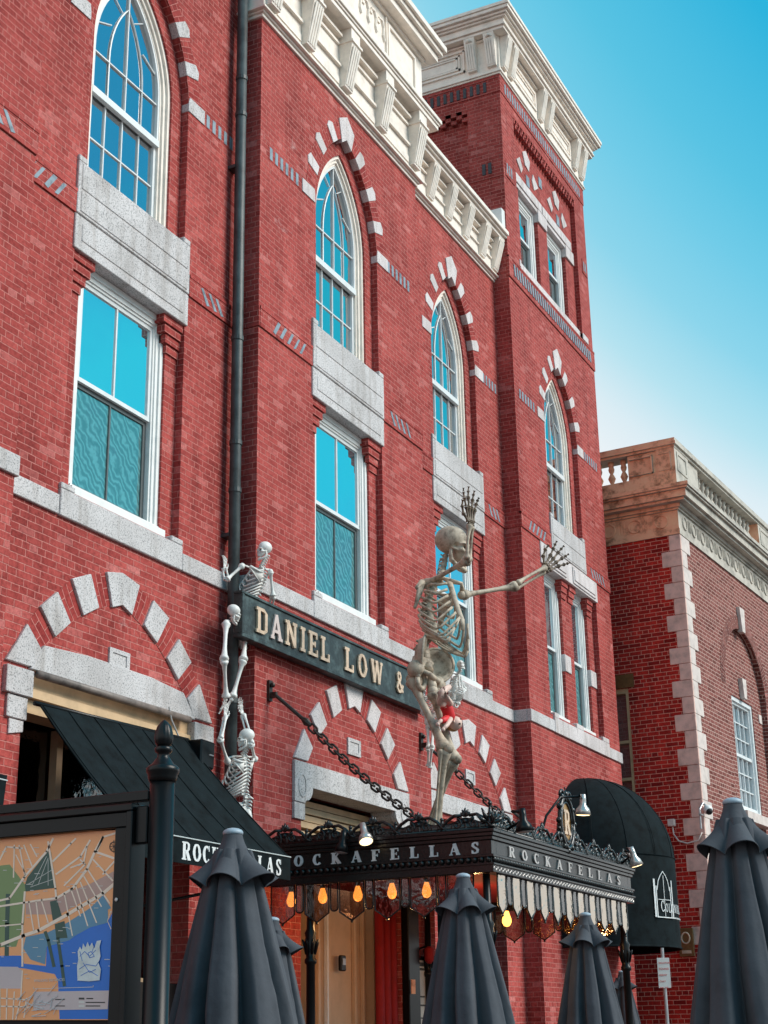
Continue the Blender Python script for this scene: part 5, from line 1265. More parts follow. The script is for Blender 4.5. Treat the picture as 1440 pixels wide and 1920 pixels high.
def skull_mesh(c, r_, f_, u_, S_):
    """returns MB with bone (0) and dark (1)"""
    m = MB(); nu, nv = 44, 34; g = []
    dents = [((.135, .36, -.045), .17, .20), ((-.135, .36, -.045), .17, .20), ((0, .43, -.175), .085, .12), ((.33, .12, -.05), .2, .07), ((-.33, .12, -.05), .2, .07)]
    for j in range(nv+1):
        ph = pi*j/nv; row = []
        for i in range(nu):
            th = 2*pi*i/nu+.07; d = Vector((sin(ph)*cos(th), sin(ph)*sin(th), cos(ph)))
            hits = [ell_hit((0, 0, 0), d, c_, rr) for c_, rr in SK_ELL]; R = max(hits)
            dk = 0
            for q, w_, dep in dents:
                qd = Vector(q).normalized(); ang = d.angle(qd); e = math.exp(-(ang/w_)**4)
                R -= dep*e
                if w_ < .19 and e > .35: dk = 1
            if d.z < -.75 and d.y < .3: R = min(R, .34)
            row.append((c+(r_*d.x+f_*d.y+u_*d.z)*R*S_, dk))
        g.append(row)
    o = m.add([p[0] for row in g for p in row], [])
    for j in range(nv):
        for i in range(nu):
            k = (i+1) % nu; dk = (g[j][i][1]+g[j][k][1]+g[j+1][i][1]+g[j+1][k][1]) >= 3
            m.f.append((o+j*nu+i, o+(j+1)*nu+i, o+(j+1)*nu+k, o+j*nu+k)); m.m.append(1 if dk else 0)
    T = lambda x, y, z: c+(r_*x+f_*y+u_*z)*S_
    # upper teeth row
    for k in range(-4, 5):
        a = k*.30; m.tube([T(.115*sin(a), .235+.13*cos(a), -.30), T(.11*sin(a), .235+.13*cos(a), -.385)], .021*S_, 6)
    # cheek bones
    for s in (-1, 1): m.tube([T(s*.13, .30, -.16), T(s*.235, .16, -.15), T(s*.29, -.02, -.12)], [.04*S_, .032*S_, .025*S_], 6)
    return m
def jaw_mesh(c, r_, f_, u_, S_, op=.0):
    m = MB(); T = lambda x, y, z: c+(r_*x+f_*y+u_*(z-op*max(0, y)))*S_
    P = [(.255, -.01, -.13), (.25, .0, -.28), (.235, .04, -.40), (.18, .17, -.47), (.10, .30, -.50), (0, .345, -.51)]
    full = P+[(-a, b, q) for a, b, q in P[-2::-1]]
    m.tube([T(*p) for p in full], [.04*S_, .055*S_, .06*S_, .05*S_, .055*S_, .065*S_, .055*S_, .05*S_, .06*S_, .055*S_, .04*S_], 8)
    for k in range(-4, 5):
        a = k*.30; m.tube([T(.105*sin(a), .22+.125*cos(a), -.405), T(.105*sin(a), .22+.125*cos(a), -.475)], .019*S_, 6)
    return m
def bone(m, a, b, r, n=9, knob=1.0, bow=None):
    a, b = Vector(a), Vector(b); ts = [0, .03, .07, .14, .3, .5, .7, .86, .93, .97, 1]; ks = [1.2, 2.0*knob, 1.9*knob, 1.15, .88, .8, .88, 1.2, 1.9*knob, 2.1*knob, 1.3]
    m.tube([a+(b-a)*t+((bow or Vector((0, 0, 0)))*sin(pi*t)) for t in ts], [r*k for k in ks], n)
def hand_mesh(w, d, s, L_, curl=.25, spread=.22, pn=None):
    """w wrist, d pointing direction, s towards the thumb side"""
    m = MB(); d = Vector(d).normalized(); s = Vector(s); s = (s-d*s.dot(d)).normalized(); pn = pn or d.cross(s)
    r = L_*.030
    for i in range(3):
        for j in range(2): m.ball(tuple(w+d*L_*(.03+.06*j)+s*L_*(.07*(i-1))), r*1.35, 7, 5)
    lens = (.23, .26, .24, .19)
    for i in range(4):
        k = 1.5-i; sp_ = s*spread*k*.55
        b0 = w+d*L_*.10+s*L_*.055*k; dm = (d+sp_*.8).normalized(); b1 = b0+dm*L_*.30
        bone(m, b0, b1, r, 7, .85)
        p = b1; dr = (d+sp_*1.3).normalized()
        for q, fr in enumerate((.50, .30, .22)):
            dr = (dr+pn*curl*(.35+.5*q)).normalized(); e = p+dr*L_*lens[i]*fr*2.0*.86
            bone(m, p+dr*r*.4, e, r*(.9-.16*q), 7, .85); p = e
    t0 = w+d*L_*.08+s*L_*.10; t1 = t0+(d*.6+s*.75).normalized()*L_*.20; t2 = t1+(d*.85+s*.45+pn*.15).normalized()*L_*.17; t3 = t2+(d*.95+s*.2+pn*.3).normalized()*L_*.13
    bone(m, t0, t1, r*1.05, 7, .85); bone(m, t1, t2, r*.95, 7, .85); bone(m, t2, t3, r*.8, 7, .85)
    return m
def foot_mesh(a, d, s, L_):
    m = MB(); d = Vector(d).normalized(); s = Vector(s).normalized(); up_ = d.cross(s)
    m.ball(tuple(a-d*L_*.12-up_*0), L_*.12, 8, 6); m.ball(tuple(a+d*L_*.1), L_*.11, 8, 6)
    for i in range(5):
        k = i-2; b0 = a+d*L_*.12+s*L_*.05*k; b1 = a+d*L_*.55+s*L_*.085*k; b2 = b1+d*L_*(.22-.02*i); bone(m, b0, b1, L_*.03, 6, .9); bone(m, b1, b2, L_*.026, 6, .9)
    return m
def skeleton(lab, H, J, f, up_=(0, 0, 1), bm='bone', group=None, parts='SRPAaLl', name='skeleton_decoration', skull_f=None, skull_u=None, thick=1.0, rest=None):
    """J: pelvis, neck, skull (centre), and for sides R, L: sh, el, wr, hd (hand direction), hp, kn, an"""
    mt = M[bm]; t = thing(name, lab, 'skeleton', tuple(rest or J['pelvis']), group)
    pel, neck = J['pelvis'], J['neck']; ax = (neck-pel).normalized(); r_, f_, u_ = basis(f, ax); f_ = u_.cross(r_)
    Sk = .134*H
    if 'skull' in J:
        a, b, c = basis(skull_f or f, skull_u or up_); m = skull_mesh(J['skull'], a, b, c, Sk); sk = put(m, 'skull', [mt, M['dark']], t, smooth=True)
        put(jaw_mesh(J['skull'], a, b, c, Sk, .12), 'jaw', mt, sk, smooth=True)
    if 'S' in parts:
        m = MB(); n_ = 24; base = J['skull']-(neck-pel).normalized()*0 if False else None
        top = J['skull']+(Vector(skull_u or up_)*-.30+Vector(skull_f or f).normalized()*-.18)*Sk if 'skull' in J else neck+ax*.04*H
        pts = [pel+(neck-pel)*(i/17)-f_*.028*H*J.get('bk', 1)*(sin(pi*min(1, .22+.085*(17-i)*1.25*.8)) if i > 5 else sin(pi*.93*i/17*1.1)) for i in range(18)]+[neck+(top-neck)*(i/6) for i in range(1, 7)]
        for i, p in enumerate(pts):
            q = pts[min(i+1, len(pts)-1)]; dd = (pts[min(i+1, 23)]-pts[max(i-1, 0)]).normalized(); w_ = (.021-.009*min(1, i/20))*H*thick
            m.tube([p-dd*.010*H, p-dd*.004*H, p+dd*.004*H, p+dd*.010*H], [w_, w_*.82, w_*.82, w_], 9)
            bk = -f_; m.tube([p, p+bk*w_*1.6, p+bk*w_*2.2-dd*.012*H], [w_*.5, w_*.35, w_*.2], 5)
            sd = dd.cross(f_).normalized()
            for s in (-1, 1): m.tube([p, p+sd*s*w_*1.9+bk*w_*.5], [w_*.4, w_*.22], 5)
        m.tube(pts, [.008*H]*len(pts), 7)
        put(m, 'spine', mt, t, smooth=True)
    if 'R' in parts:
        m = MB(); W_ = [.045, .062, .074, .082, .087, .089, .088, .084, .077, .066]; rr = .0043*H*thick
        drop = [J.get('dr', 1.7)*q_ for q_ in (.01, .022, .034, .045, .055, .062, .066, .060, .052, .045)]
        st = []
        for i in range(10):
            p = neck-ax*(.012+.0235*i)*H*J.get('rh', 1)-f_*.028*H*J.get('bk', 1)*sin(pi*min(1, .22+.085*i)); w_ = W_[i]*H*J.get('rw', .9); dp_ = (.055+.011*min(i, 6))*H*J.get('rd', .85)
            end = pi*(.93 if i < 7 else .93-.09*(i-6))
            for s in (-1, 1):
                path = []
                for k in range(15):
                    a = .06+(end-.06)*k/14
                    q = p+r_*s*w_*sin(a)**.8+f_*(dp_*(1-cos(a))/2*2*.92-.012*H)-ax*(drop[i]*H*sin(min(a, 2.2)*.5)**1.5-.60*drop[i]*H*max(0, a-2.2)/.75)
                    path.append(q)
                m.tube(path, [rr*(1.15 if k in (0, 14) else 1) for k in range(15)], 6, flat=1.25)
                if i < 7: st.append(path[-1])
                if i >= 7:
                    m.tube([path[-1], path[-1]*.5+last[s]*.5-ax*.004*H, last[s]], [rr*.8]*3, 6)
                if i == 6: last = {-1: None, 1: None} if s == -1 else last
                if i >= 6: last[s] = path[-1]
        a_ = (st[0]+st[1])/2+ax*.012*H; b_ = (st[-1]+st[-2])/2-ax*.012*H
        m.tube([a_, a_*.85+b_*.15, a_*.6+b_*.4, b_*.9+a_*.1, b_-ax*.02*H], [.011*H, .010*H, .008*H, .009*H, .004*H], 8, flat=.6)
        rb = put(m, 'ribcage', mt, t, smooth=True)
        m = MB()
        for s_, k in (('R', 1), ('L', -1)):
            if 'sh'+s_ in J:
                sh = J['sh'+s_]; m.tube([a_+ax*.003*H, (a_+sh)/2+f_*.02*H+ax*.012*H, sh+ax*.012*H], [.009*H, .006*H, .009*H], 7)
                bk = neck-ax*.035*H-f_*.040*H+r_*k*.052*H; bt = neck-ax*.110*H-f_*.034*H+r_*k*.060*H; sh = sh*.62+bk*.38
                # shoulder blade: thin three cornered plate
                nrm = (bk-bt).cross(sh-bt).normalized()*.004*H
                m.add([sh+nrm, bk+nrm, bt+nrm, sh-nrm, bk-nrm, bt-nrm], [(0, 1, 2), (5, 4, 3), (0, 3, 4, 1), (1, 4, 5, 2), (2, 5, 3, 0)])
                m.tube([bk, (bk+sh)/2-f_*.012*H, sh+ax*.012*H], [.006*H, .008*H, .013*H], 7); m.tube([sh, bt], [.008*H, .005*H], 6)
        put(m, 'shoulder_bones', mt, t, smooth=True)
    if 'P' in parts:
        m = MB(); pr, pf, pu = basis(f, ax)
        for s in (-1, 1):
            nrm = (pf*.80-pr*s*.60).normalized(); hx = pu.cross(nrm).normalized(); cw = pel+pr*s*.042*H+pu*.012*H-pf*.004*H; vs = []
            nr, na = 6, 22
            for side in (1, -1):
                for j in range(nr+1):
                    for i in range(na):
                        a = 2*pi*i/na; q = j/nr; x = .049*H*q*cos(a)*(1+.12*sin(a)); z = .055*H*q*sin(a)+.012*H
                        th_ = .0035*H+(.006*H*(q > .8)); cc = .022*H*q*q
                        vs.append(cw+hx*x+pu*z+nrm*(cc-.01*H+side*th_*(0 if j == nr else 1)))
            o = m.add(vs, []); off = (nr+1)*na
            for j in range(nr):
                for i in range(na):
                    k2 = (i+1) % na; q = (o+j*na+i, o+j*na+k2, o+(j+1)*na+k2, o+(j+1)*na+i); m.f.append(q); m.m.append(0); m.f.append(tuple(v+off for v in q)[::-1]); m.m.append(0)
            rimp = [vs[nr*na+i % na] for i in range(na+1)]; m.tube(rimp, .005*H, 6)
            cx_ = pel+pr*s*.052*H-pu*.03*H; m.ball(tuple(cx_), .026*H, 10, 8)
            loop = [pel+pr*s*(.030*H+.018*H*cos(a))+pf*(.008*H)+pu*(-.060*H+.026*H*sin(a)) for a in [2*pi*k/12 for k in range(13)]]
            m.tube(loop, .0085*H, 7); m.tube([cx_, pel+pr*s*.02*H+pf*.030*H-pu*.04*H, pel+pf*.032*H-pu*.045*H], [.010*H, .008*H, .010*H], 7)
        m.tube([pel+pu*.03*H-pf*.02*H, pel-pf*.035*H-pu*.02*H, pel-pf*.03*H-pu*.06*H, pel-pf*.01*H-pu*.085*H], [.034*H, .03*H, .016*H, .006*H], 9)
        put(m, 'pelvis', mt, t, smooth=True)
    r0 = .0105*H*thick
    for s_, k in (('R', 1), ('L', -1)):
        if 'el'+s_ in J:
            m = MB(); sh, el, wr = J['sh'+s_], J['el'+s_], J['wr'+s_]; bone(m, sh, el, r0, 10)
            m.ball(tuple(sh), .018*H*thick, 9, 7); m.ball(tuple(el), .013*H*thick, 8, 6)
            off = (wr-el).cross(Vector(J['hd'+s_])+Vector((.01, .3, .02))).normalized()*.010*H
            bone(m, el+off, wr+off*.8, r0*.72, 8, .9, off*.6); bone(m, el-off, wr-off*.8, r0*.62, 8, .9, -off*.4)
            ar = put(m, 'arm', mt, t, smooth=True)
            put(hand_mesh(wr, J['hd'+s_], J.get('ts'+s_, off), J.get('hl', .115)*H, J.get('cu', .25), J.get('sp', .25)), 'hand', M[J['hmat']] if 'hmat' in J else mt, ar, smooth=True)
        if 'kn'+s_ in J:
            m = MB(); hp, kn, an = J['hp'+s_], J['kn'+s_], J['an'+s_]; bone(m, hp, kn, r0*1.45, 10, .9); m.ball(tuple(hp), .02*H*thick, 9, 7); m.tube([hp, hp+(pel-hp).normalized()*.04*H+u_*.012*H], .014*H, 7)
            off = (an-kn).cross(f_).normalized()*.011*H
            m.ball(tuple(kn+f_*.014*H), .015*H, 8, 6)
            bone(m, kn, an, r0*1.25, 9, 1.0); bone(m, kn+off*1.7, an+off*1.2, r0*.55, 7, .9)
            lg = put(m, 'leg', mt, t, smooth=True)
            if 'ft'+s_ in J: put(foot_mesh(an, J['ft'+s_], off, .14*H), 'foot', mt, lg, smooth=True)
    return t
# the giant on the canopy roof
YG = 6.45
J = dict(dr=2.0, rw=.74, rd=.68, rh=.82, bk=1.25, pelvis=at(802, 1252, 6.50), neck=at(826, 1094, 6.46), skull=at(853, 1024, 6.38),
         shR=at(797, 1096, 6.66), elR=at(878, 1050, 6.02), wrR=at(883, 986, 5.98), hdR=Vector((.02, .0, 1)), tsR=Vector((-.9, .2, 0)),
         shL=at(866, 1116, 6.26), elL=at(968, 1099, 5.86), wrL=at(1022, 1068, 5.66), hdL=Vector((.62, -.35, .62)), tsL=Vector((-.35, .3, .8)),
         hpR=at(771, 1273, 6.62), knR=at(834, 1405, 6.25), anR=Vector((at(819, 1560, 6.42).x, 6.42, 3.57)), hpL=at(812, 1296, 6.40), knL=at(850, 1425, 6.30), anL=Vector((at(796, 1565, 6.75).x, 6.75, 3.57)),
         ftR=Vector((.5, -1, -.06)), ftL=Vector((.5, -1, -.06)), hl=.142, cu=.10, sp=.36, hmat='bonedark')
skeleton('giant brown weathered skeleton standing on the canopy with both arms raised', 3.60, J, (-.22, -.97, .05), bm='bone', skull_f=(.22, -.95, -.22), skull_u=(.05, -.2, 1), thick=.80, rest=J['anR'])
# climbing skeletons on the downpipe
def pA(px, py, Y=8.02): return at(px, py, Y)
HS = 1.5
J = dict(pelvis=pA(466, 1168, 8.07), neck=pA(487, 1066, 7.93), skull=pA(494, 1031, 7.88), shR=pA(507, 1072, 7.84), elR=pA(512, 1118, 7.85), wrR=pA(503, 1160, 7.99), hdR=Vector((0, .3, -1)), tsR=Vector((-1, 0, 0)),
         shL=pA(454, 1061, 7.86), elL=pA(425, 1087, 7.95), wrL=pA(421, 1066, 7.98), hdL=Vector((.25, .1, 1)), tsL=Vector((1, 0, .1)), hl=.13, cu=.25, sp=.2,
         hpR=pA(462, 1180, 7.98), knR=pA(456, 1238, 7.92), anR=pA(436, 1308, 7.98), hpL=pA(424, 1168, 7.98), knL=pA(420, 1238, 7.90), anL=pA(424, 1308, 7.98), ftR=Vector((-.3, .5, -1)), ftL=Vector((0, .5, -1)))
skeleton('white skeleton climbing the downpipe, its torso rising above the dark sign', HS, J, (-.35, .9, .1), bm='bonew', group='climbing skeletons', skull_f=(-.85, .45, -.1), thick=1.15)
J = dict(pelvis=pA(460, 1215, 8.10), neck=pA(450, 1176, 8.03), skull=pA(440, 1150, 7.93))
skeleton('small skull peeking out between the downpipe and the end of the sign', 1.35, J, (.3, -.9, 0), bm='bonew', group='climbing skeletons', skull_f=(.75, -.65, -.35), skull_u=(-.25, 0, 1), parts='S')
J = dict(pelvis=pA(456, 1528, 7.95), neck=pA(453, 1418, 7.92), skull=pA(459, 1384, 7.86), shR=pA(478, 1424, 7.88), elR=pA(471, 1396, 7.80), wrR=pA(455, 1340, 7.97), hdR=Vector((-.28, .1, 1)), tsR=Vector((-1, 0, .2)),
         shL=pA(427, 1429, 7.96), elL=pA(413, 1386, 7.88), wrL=pA(422, 1344, 7.96), hdL=Vector((.30, .1, 1)), tsL=Vector((1, 0, .2)), hl=.14, cu=.2, sp=.25)
skeleton('lowest white skeleton on the downpipe, seen from behind, gripping feet above', HS, J, (-.15, .98, .05), bm='bonew', group='climbing skeletons', skull_f=(-.6, .8, -.15), thick=1.15, parts='SRP')
# small skeleton by the giant's hip
J = dict(pelvis=at(851, 1312, 6.35), neck=at(857, 1268, 6.32), skull=at(864, 1247, 6.25), shR=at(862, 1270, 6.5), elR=at(872, 1292, 6.5), wrR=at(857, 1308, 6.45), hdR=Vector((-.6, 0, -.5)), shL=at(836, 1268, 6.7), elL=at(826, 1284, 6.72), wrL=at(812, 1292, 6.7), hdL=Vector((-.9, 0, 0)), hl=.11,
         hpR=at(850, 1318, 6.6), knR=at(836, 1345, 6.55), anR=at(822, 1378, 6.6), hpL=at(838, 1318, 6.68), knL=at(826, 1340, 6.62), anL=at(812, 1372, 6.68))
skeleton('small white skeleton perched beside the hip of the giant, head turned up', 1.0, J, (-.7, -.7, .2), bm='bonew', skull_f=(-.75, -.55, .42), group='climbing skeletons', thick=1.2)
J = dict(pelvis=at(806, 1352, 6.72), neck=at(796, 1306, 6.78), skull=at(790, 1284, 6.85), shR=at(806, 1308, 6.7), elR=at(816, 1330, 6.62), wrR=at(822, 1350, 6.6), hdR=Vector((0, 0, -1)), shL=at(786, 1312, 6.85), elL=at(792, 1338, 6.8), wrL=at(806, 1348, 6.78), hdL=Vector((1, 0, -.3)),
         hpR=at(812, 1362, 6.7), knR=at(810, 1402, 6.6), anR=at(806, 1440, 6.66), hpL=at(802, 1362, 6.75), knL=at(803, 1404, 6.7), anL=at(803, 1436, 6.75))
skeleton('small skeleton clinging behind the thighs of the giant skeleton', 1.0, J, (.6, -.7, 0), bm='bonew', group='climbing skeletons', thick=1.1)
# baby doll in a red suit hanging on the giant's leg
Yd = 6.22
dl = thing('baby_doll', 'upside down baby doll in a red suit hanging on the giant leg', 'doll', tuple(at(843, 1335, Yd)))
m = MB(); P = lambda x, y, d=0: at(x, y, Yd+d)
hd_ = P(853, 1356); m.ball(tuple(hd_), (.078, .078, .072), 18, 12)
m.tube([P(838, 1322), P(841, 1340), P(848, 1350)], [.06, .055, .03], 12)
m.tube([P(836, 1322), P(827, 1316, -.02), P(826, 1300, -.04), P(833, 1292, -.03)], [.045, .045, .036, .03], 10); m.tube([P(843, 1320, -.03), P(833, 1306, -.08), P(835, 1292, -.06), P(842, 1288, -.05)], [.045, .04, .033, .028], 10)
m.tube([P(836, 1346, .0), P(828, 1350, -.02), P(822, 1356, -.02)], [.026, .022, .02], 8); m.tube([P(845, 1348, -.05), P(838, 1360, -.08), P(832, 1366, -.08)], [.026, .022, .02], 8)
m.ball(tuple(P(821, 1358, -.02)), .022, 8, 6); m.ball(tuple(P(831, 1368, -.08)), .022, 8, 6); m.ball(tuple(hd_+Vector((-.075, -.02, .0))), .016, 6, 5)
bd = put(m, 'body', M['skin'], dl, smooth=True)
m = MB(); m.tube([P(836, 1316), P(837, 1326), P(840, 1334), P(842, 1344), P(843, 1352)], [.05, .068, .062, .068, .045], 14); m.tube([P(840, 1347), P(832, 1350, -.02), P(827, 1352, -.02)], [.04, .034, .03], 10); m.tube([P(838, 1320), P(830, 1318, -.01)], [.055, .048], 10)
put(m, 'suit', M['redcloth'], dl, smooth=True)
m = MB(); m.ball(tuple(hd_+Vector((.02, .03, -.012))), (.076, .074, .070), 16, 10); put(m, 'hair', M['hairb'], dl, smooth=True)
m = MB()
for dx, dz in ((-.03, -.02), (.03, -.01)): m.ball(tuple(hd_+Vector((dx-.01, -.070, dz))), .011, 8, 6)
m.ball(tuple(hd_+Vector((-.005, -.070, .036))), (.016, .008, .007), 8, 5)
put(m, 'face_features', M['dark'], dl, smooth=True)

# ------------------------------------------------------------------ closed café umbrellas
def umbrella(lab, px, py, Y, ph, s=1.0, wid=1.0, split_=0):
    p = at(px, py, Y); t = thing('closed_umbrella', lab, 'umbrella', (p.x, p.y, 0), 'closed grey umbrellas in front of the restaurant'); zt = p.z
    n = 144; rnd = random.Random(int(px))
    am = [rnd.uniform(.7, 1.25) for _ in range(8)]; sh = [rnd.uniform(-.12, .12) for _ in range(8)]
    def pleat(th, amp):
        u = (th/(2*pi)*8) % 8; i = int(u); fr = u-i; fr = min(1, max(0, fr+sh[i]*sin(pi*fr)))
        return 1+amp*am[i]*(min(1, 2.3*(1-abs(2*fr-1)))-.62+.10*fr)+.03*amp*sin(th*17+i)
    m = MB(); levels = []
    H_ = (1.95)*s
    for j in range(26):
        v = j/25; z = zt-.10*s-v*H_
        R_ = (.085+.235*min(1, v*1.35)**.8*wid)*s if v < .72 else (.085+.235*.98*wid-(v-.72)*.45)*s
        levels.append((R_, z, .26+.35*min(1, v*2)))
    vs = []
    for R_, z, a in levels:
        for k in range(n):
            th = 2*pi*k/n+ph; q_ = pleat(th+.05*sin(z*3+ph)+.02*sin(z*9+3*th), a); vs.append((R_*q_*cos(th), R_*q_*sin(th), z))
    m.add(vs, [(j*n+k, (j+1)*n+k, (j+1)*n+(k+1) % n, j*n+(k+1) % n) for j in range(25) for k in range(n)])
    m.build('canopy', M['umb'], t, smooth=True)
    m = MB(); vs = []; nl = 9
    for j in range(nl+1):
        v = j/nl
        for k in range(n):
            th = 2*pi*k/n+ph; w_ = cos(8*th/1+sh[int((th/(2*pi)*8) % 8)]*5)
            lob = abs(cos(3*(th-ph)+.35*sin(th+ph)))**.8
            R_ = (.046+.03*v+.115*v**1.9*wid**.5)*s*(1+(.08+.34*v)*v*(am[int((th-ph)/(2*pi)*6+.5) % 6]*lob-.5)); z = zt-.015*s-.215*s*v-.060*s*v*v*(1-lob)
            vs.append((R_*cos(th), R_*sin(th), z))
    m.add(vs, [(j*n+k, (j+1)*n+k, (j+1)*n+(k+1) % n, j*n+(k+1) % n) for j in range(nl) for k in range(n)])
    m.tube([Vector(v) for v in vs[-n:]]+[Vector(vs[-n])], .0035*s, 5, caps=False)
    m.build('vent_cap', M['umb'], t, smooth=True)
    m = MB(); m.lathe([(.050*s, -.022*s), (.052*s, -.010*s), (.046*s, .0), (.03*s, .008*s), (.01*s, .012*s)], (0, 0, zt), 20); m.build('finial', M['umbtop'], t, smooth=True)
    m = MB(); m.tube([(0, 0, .05), (0, 0, zt-.05)], .024, 10); m.lathe([(.30, 0), (.30, .05), (.05, .08), (.05, .3)], (0, 0, 0), 18); m.build('pole', M['ironfl'], t)
    return t
umbrella('large closed grey umbrella cut by the right edge of the photo', 1373, 1500, 1.86, .35, 1.0, .92)
umbrella('large closed grey umbrella in front of the awning lettering', 437, 1557, 4.62, .2, 1.12, 1.12)
umbrella('closed grey umbrella in front of the near corner of the canopy', 868, 1640, 4.49, .55, 1.02, 1.05)
umbrella('closed grey umbrella standing before the front glass fringe', 1097, 1713, 4.95, .1, 1.12, .95)
umbrella('smallest closed umbrella, far off beside the parking sign', 1165, 1821, 6.2, .4, .80, .9)
umbrella('closed umbrella half hidden behind the left umbrella', 512, 1722, 6.75, .8, 1.05, 1.0)

# parking sign
q = at(1243, 1796, 5.55)
t = thing('parking_sign', 'narrow white parking sign with red print on a steel post', 'sign', (q.x, q.y, 0))
b = at(1243, 1852, 5.55); hw_ = .075; zT, zB = q.z, b.z
r_ = Vector((.98, -.2, 0)).normalized(); n__ = Vector((-.2, -.98, 0)).normalized()
r_ = Vector((.39, -.92, 0)); n__ = Vector((-.92, -.39, 0))
m = MB(); o_ = Vector((q.x, q.y, 0)); m.prism([(-hw_, zB), (hw_, zB), (hw_, zT), (-hw_, zT)], 0, .004, fr=(o_, r_, ZA, n__)); put(m, 'plate', M['white'], t, bevel=.001)
m = MB(); m.tube([o_-n__*.03, o_-n__*.03+ZA*(zT+.12)], .022, 8); put(m, 'post', M['steel'], t)
m = MB()
for k, (tx, sz) in enumerate((('VIOLATORS', .028), ('TOWED', .034), ('PERMIT', .03), ('ONLY', .028), ('8AM - 6PM', .022))):
    ob = font_text('print', tx, M['redcloth'], t, o_+n__*.003-r_*(hw_*.82)+ZA*(zT-.07-.072*k), r_, ZA, n__, sz, .0006)

# ------------------------------------------------------------------ map stand in the foreground
PX = 5.25
t = thing('map_stand', 'street map board in a black metal frame between black posts', 'map stand', (PX, 3.585, 0))
py_ = 3.585
m = MB(); m.lathe([(.10, 0), (.10, .3), (.075, .34), (.055, .4), (.051, 2.63)], (PX, py_, 0), 28); put(m, 'post', M['ironfl'], t, smooth=True)
m = MB(); m.lathe([(.055, 2.625), (.060, 2.64), (.062, 2.655), (.068, 2.665), (.069, 2.68), (.058, 2.69), (.045, 2.70), (.034, 2.715), (.024, 2.728), (.024, 2.742), (.034, 2.748), (.037, 2.758), (.034, 2.768), (.028, 2.771)], (PX, py_, 0), 28); pc = put(m, 'post_collar', M['ironfl'], t, smooth=True)
m = MB(); m.lathe([(.024, 2.77), (.034, 2.785), (.038, 2.805), (.036, 2.83), (.028, 2.855), (.016, 2.872), (.003, 2.884)], (PX, py_, 0), 48, mod=lambda th, i: 1+(.06*abs(cos(th*5)) if 0 < i < 5 else 0)); put(m, 'acorn_finial', M['ironfl'], pc, smooth=True)
YL = 5.6
m = MB(); m.box(PX-.03, PX+.02, py_+.048, YL, 2.553, 2.592); put(m, 'top_rail', M['ironfl'], t, bevel=.003)
m = MB(); m.lathe([(.10, 0), (.10, .3), (.060, .4), (.058, 2.63), (.08, 2.66), (.05, 2.72), (.01, 2.75)], (PX, YL+.05, 0), 20); put(m, 'post', M['ironfl'], t, smooth=True)
ya, yb = 3.692, YL-.06          # case in y (photo right to left)
m = MB()
def sring(m, a, b, c, d, e, x0, x1):
    """frame in the plane x: outer a..b (y) c..d (z), width e"""
    m.box(x0, x1, a, b, d-e, d); m.box(x0, x1, a, b, c, c+e); m.box(x0, x1, a, a+e, c+e+.0005, d-e-.0005); m.box(x0, x1, b-e, b, c+e+.0005, d-e-.0005)
sring(m, ya, yb, 1.10, 2.542, .03, PX-.055, PX+.05); sring(m, ya+.031, yb-.031, 1.131, 2.511, .062, PX-.040, PX+.03)
put(m, 'case_frame', M['ironfl'], t, bevel=.004)
m = MB(); m.box(PX+.01, PX+.05, ya+.03, yb-.03, 1.13, 2.51); put(m, 'back_panel', M['black'], t)
m = MB(); m.box(PX-.03, PX+.02, py_+.05, ya, 2.38, 2.53); m.box(PX-.03, PX+.02, py_+.05, ya, 1.2, 1.3); put(m, 'mounting_bracket', M['ironfl'], t, bevel=.004)
m = MB(); m.lathe([(.008, 0), (.008, .004), (.004, .006)], (PX-.0405, 3.762, 2.16), 10, (-1, 0, 0)); put(m, 'lock', M['steel'], t)
# printed map: flat printed shapes, laid 0.3 mm apart
def pm(name, base, rough=.35): return mat(name, base, rough, noise=.06, nscale=4)
MP = [pm('map_land', (.95, .40, .17), .25), pm('map_sea', (.008, .16, .62), .25), pm('map_harbour', (.12, .28, .42)), pm('map_street', (.95, .74, .60)), pm('map_park', (.035, .09, .07)), pm('map_green', (.22, .30, .12)), pm('map_tint', (.55, .33, .28)), pm('map_legend', (.62, .50, .50)), pm('map_ink', (.70, .66, .62)), pm('map_dark', (.03, .03, .03))]
def T7(x, y):      # position on the printed sheet (y across, z up)
    p = atX(x/3.31, 1340+y/3.31, PX-.008); return (p.y, p.z)
xp = [PX-.008]
mp = MB()
def mpoly(pts, mi, lift):
    P2 = [T7(*p) for p in pts]; x = PX-.008-.0003*lift
    n = len(P2); o = mp.add([(x, a, b) for a, b in P2], [], mi)
    for tri in tessellate_polygon([[Vector((a, b, 0)) for a, b in P2]]): mp.f.append(tuple(o+i for i in tri)); mp.m.append(mi)
def mline(pts, w_, mi=3, lift=4):
    for a, b in zip(pts[:-1], pts[1:]):
        d = Vector((b[0]-a[0], b[1]-a[1])); 
        if d.length < 1e-3: continue
        d.normalize(); nn_ = Vector((-d.y, d.x))*w_/2; e = d*w_*.3
        mpoly([(a[0]-e.x+nn_.x, a[1]-e.y+nn_.y), (b[0]+e.x+nn_.x, b[1]+e.y+nn_.y), (b[0]+e.x-nn_.x, b[1]+e.y-nn_.y), (a[0]-e.x-nn_.x, a[1]-e.y-nn_.y)], mi, lift)
mpoly([(-420, 770), (742, 715), (672, 1895), (-420, 1895)], 0, 0)
mpoly([(-200, 960), (60, 930), (160, 1060), (150, 1290), (100, 1440), (-200, 1450)], 5, 1)
mpoly([(340, 1130), (560, 1050), (728, 960), (715, 1060), (600, 1120), (480, 1180), (370, 1240), (160, 1240), (160, 1170)], 6, 1)
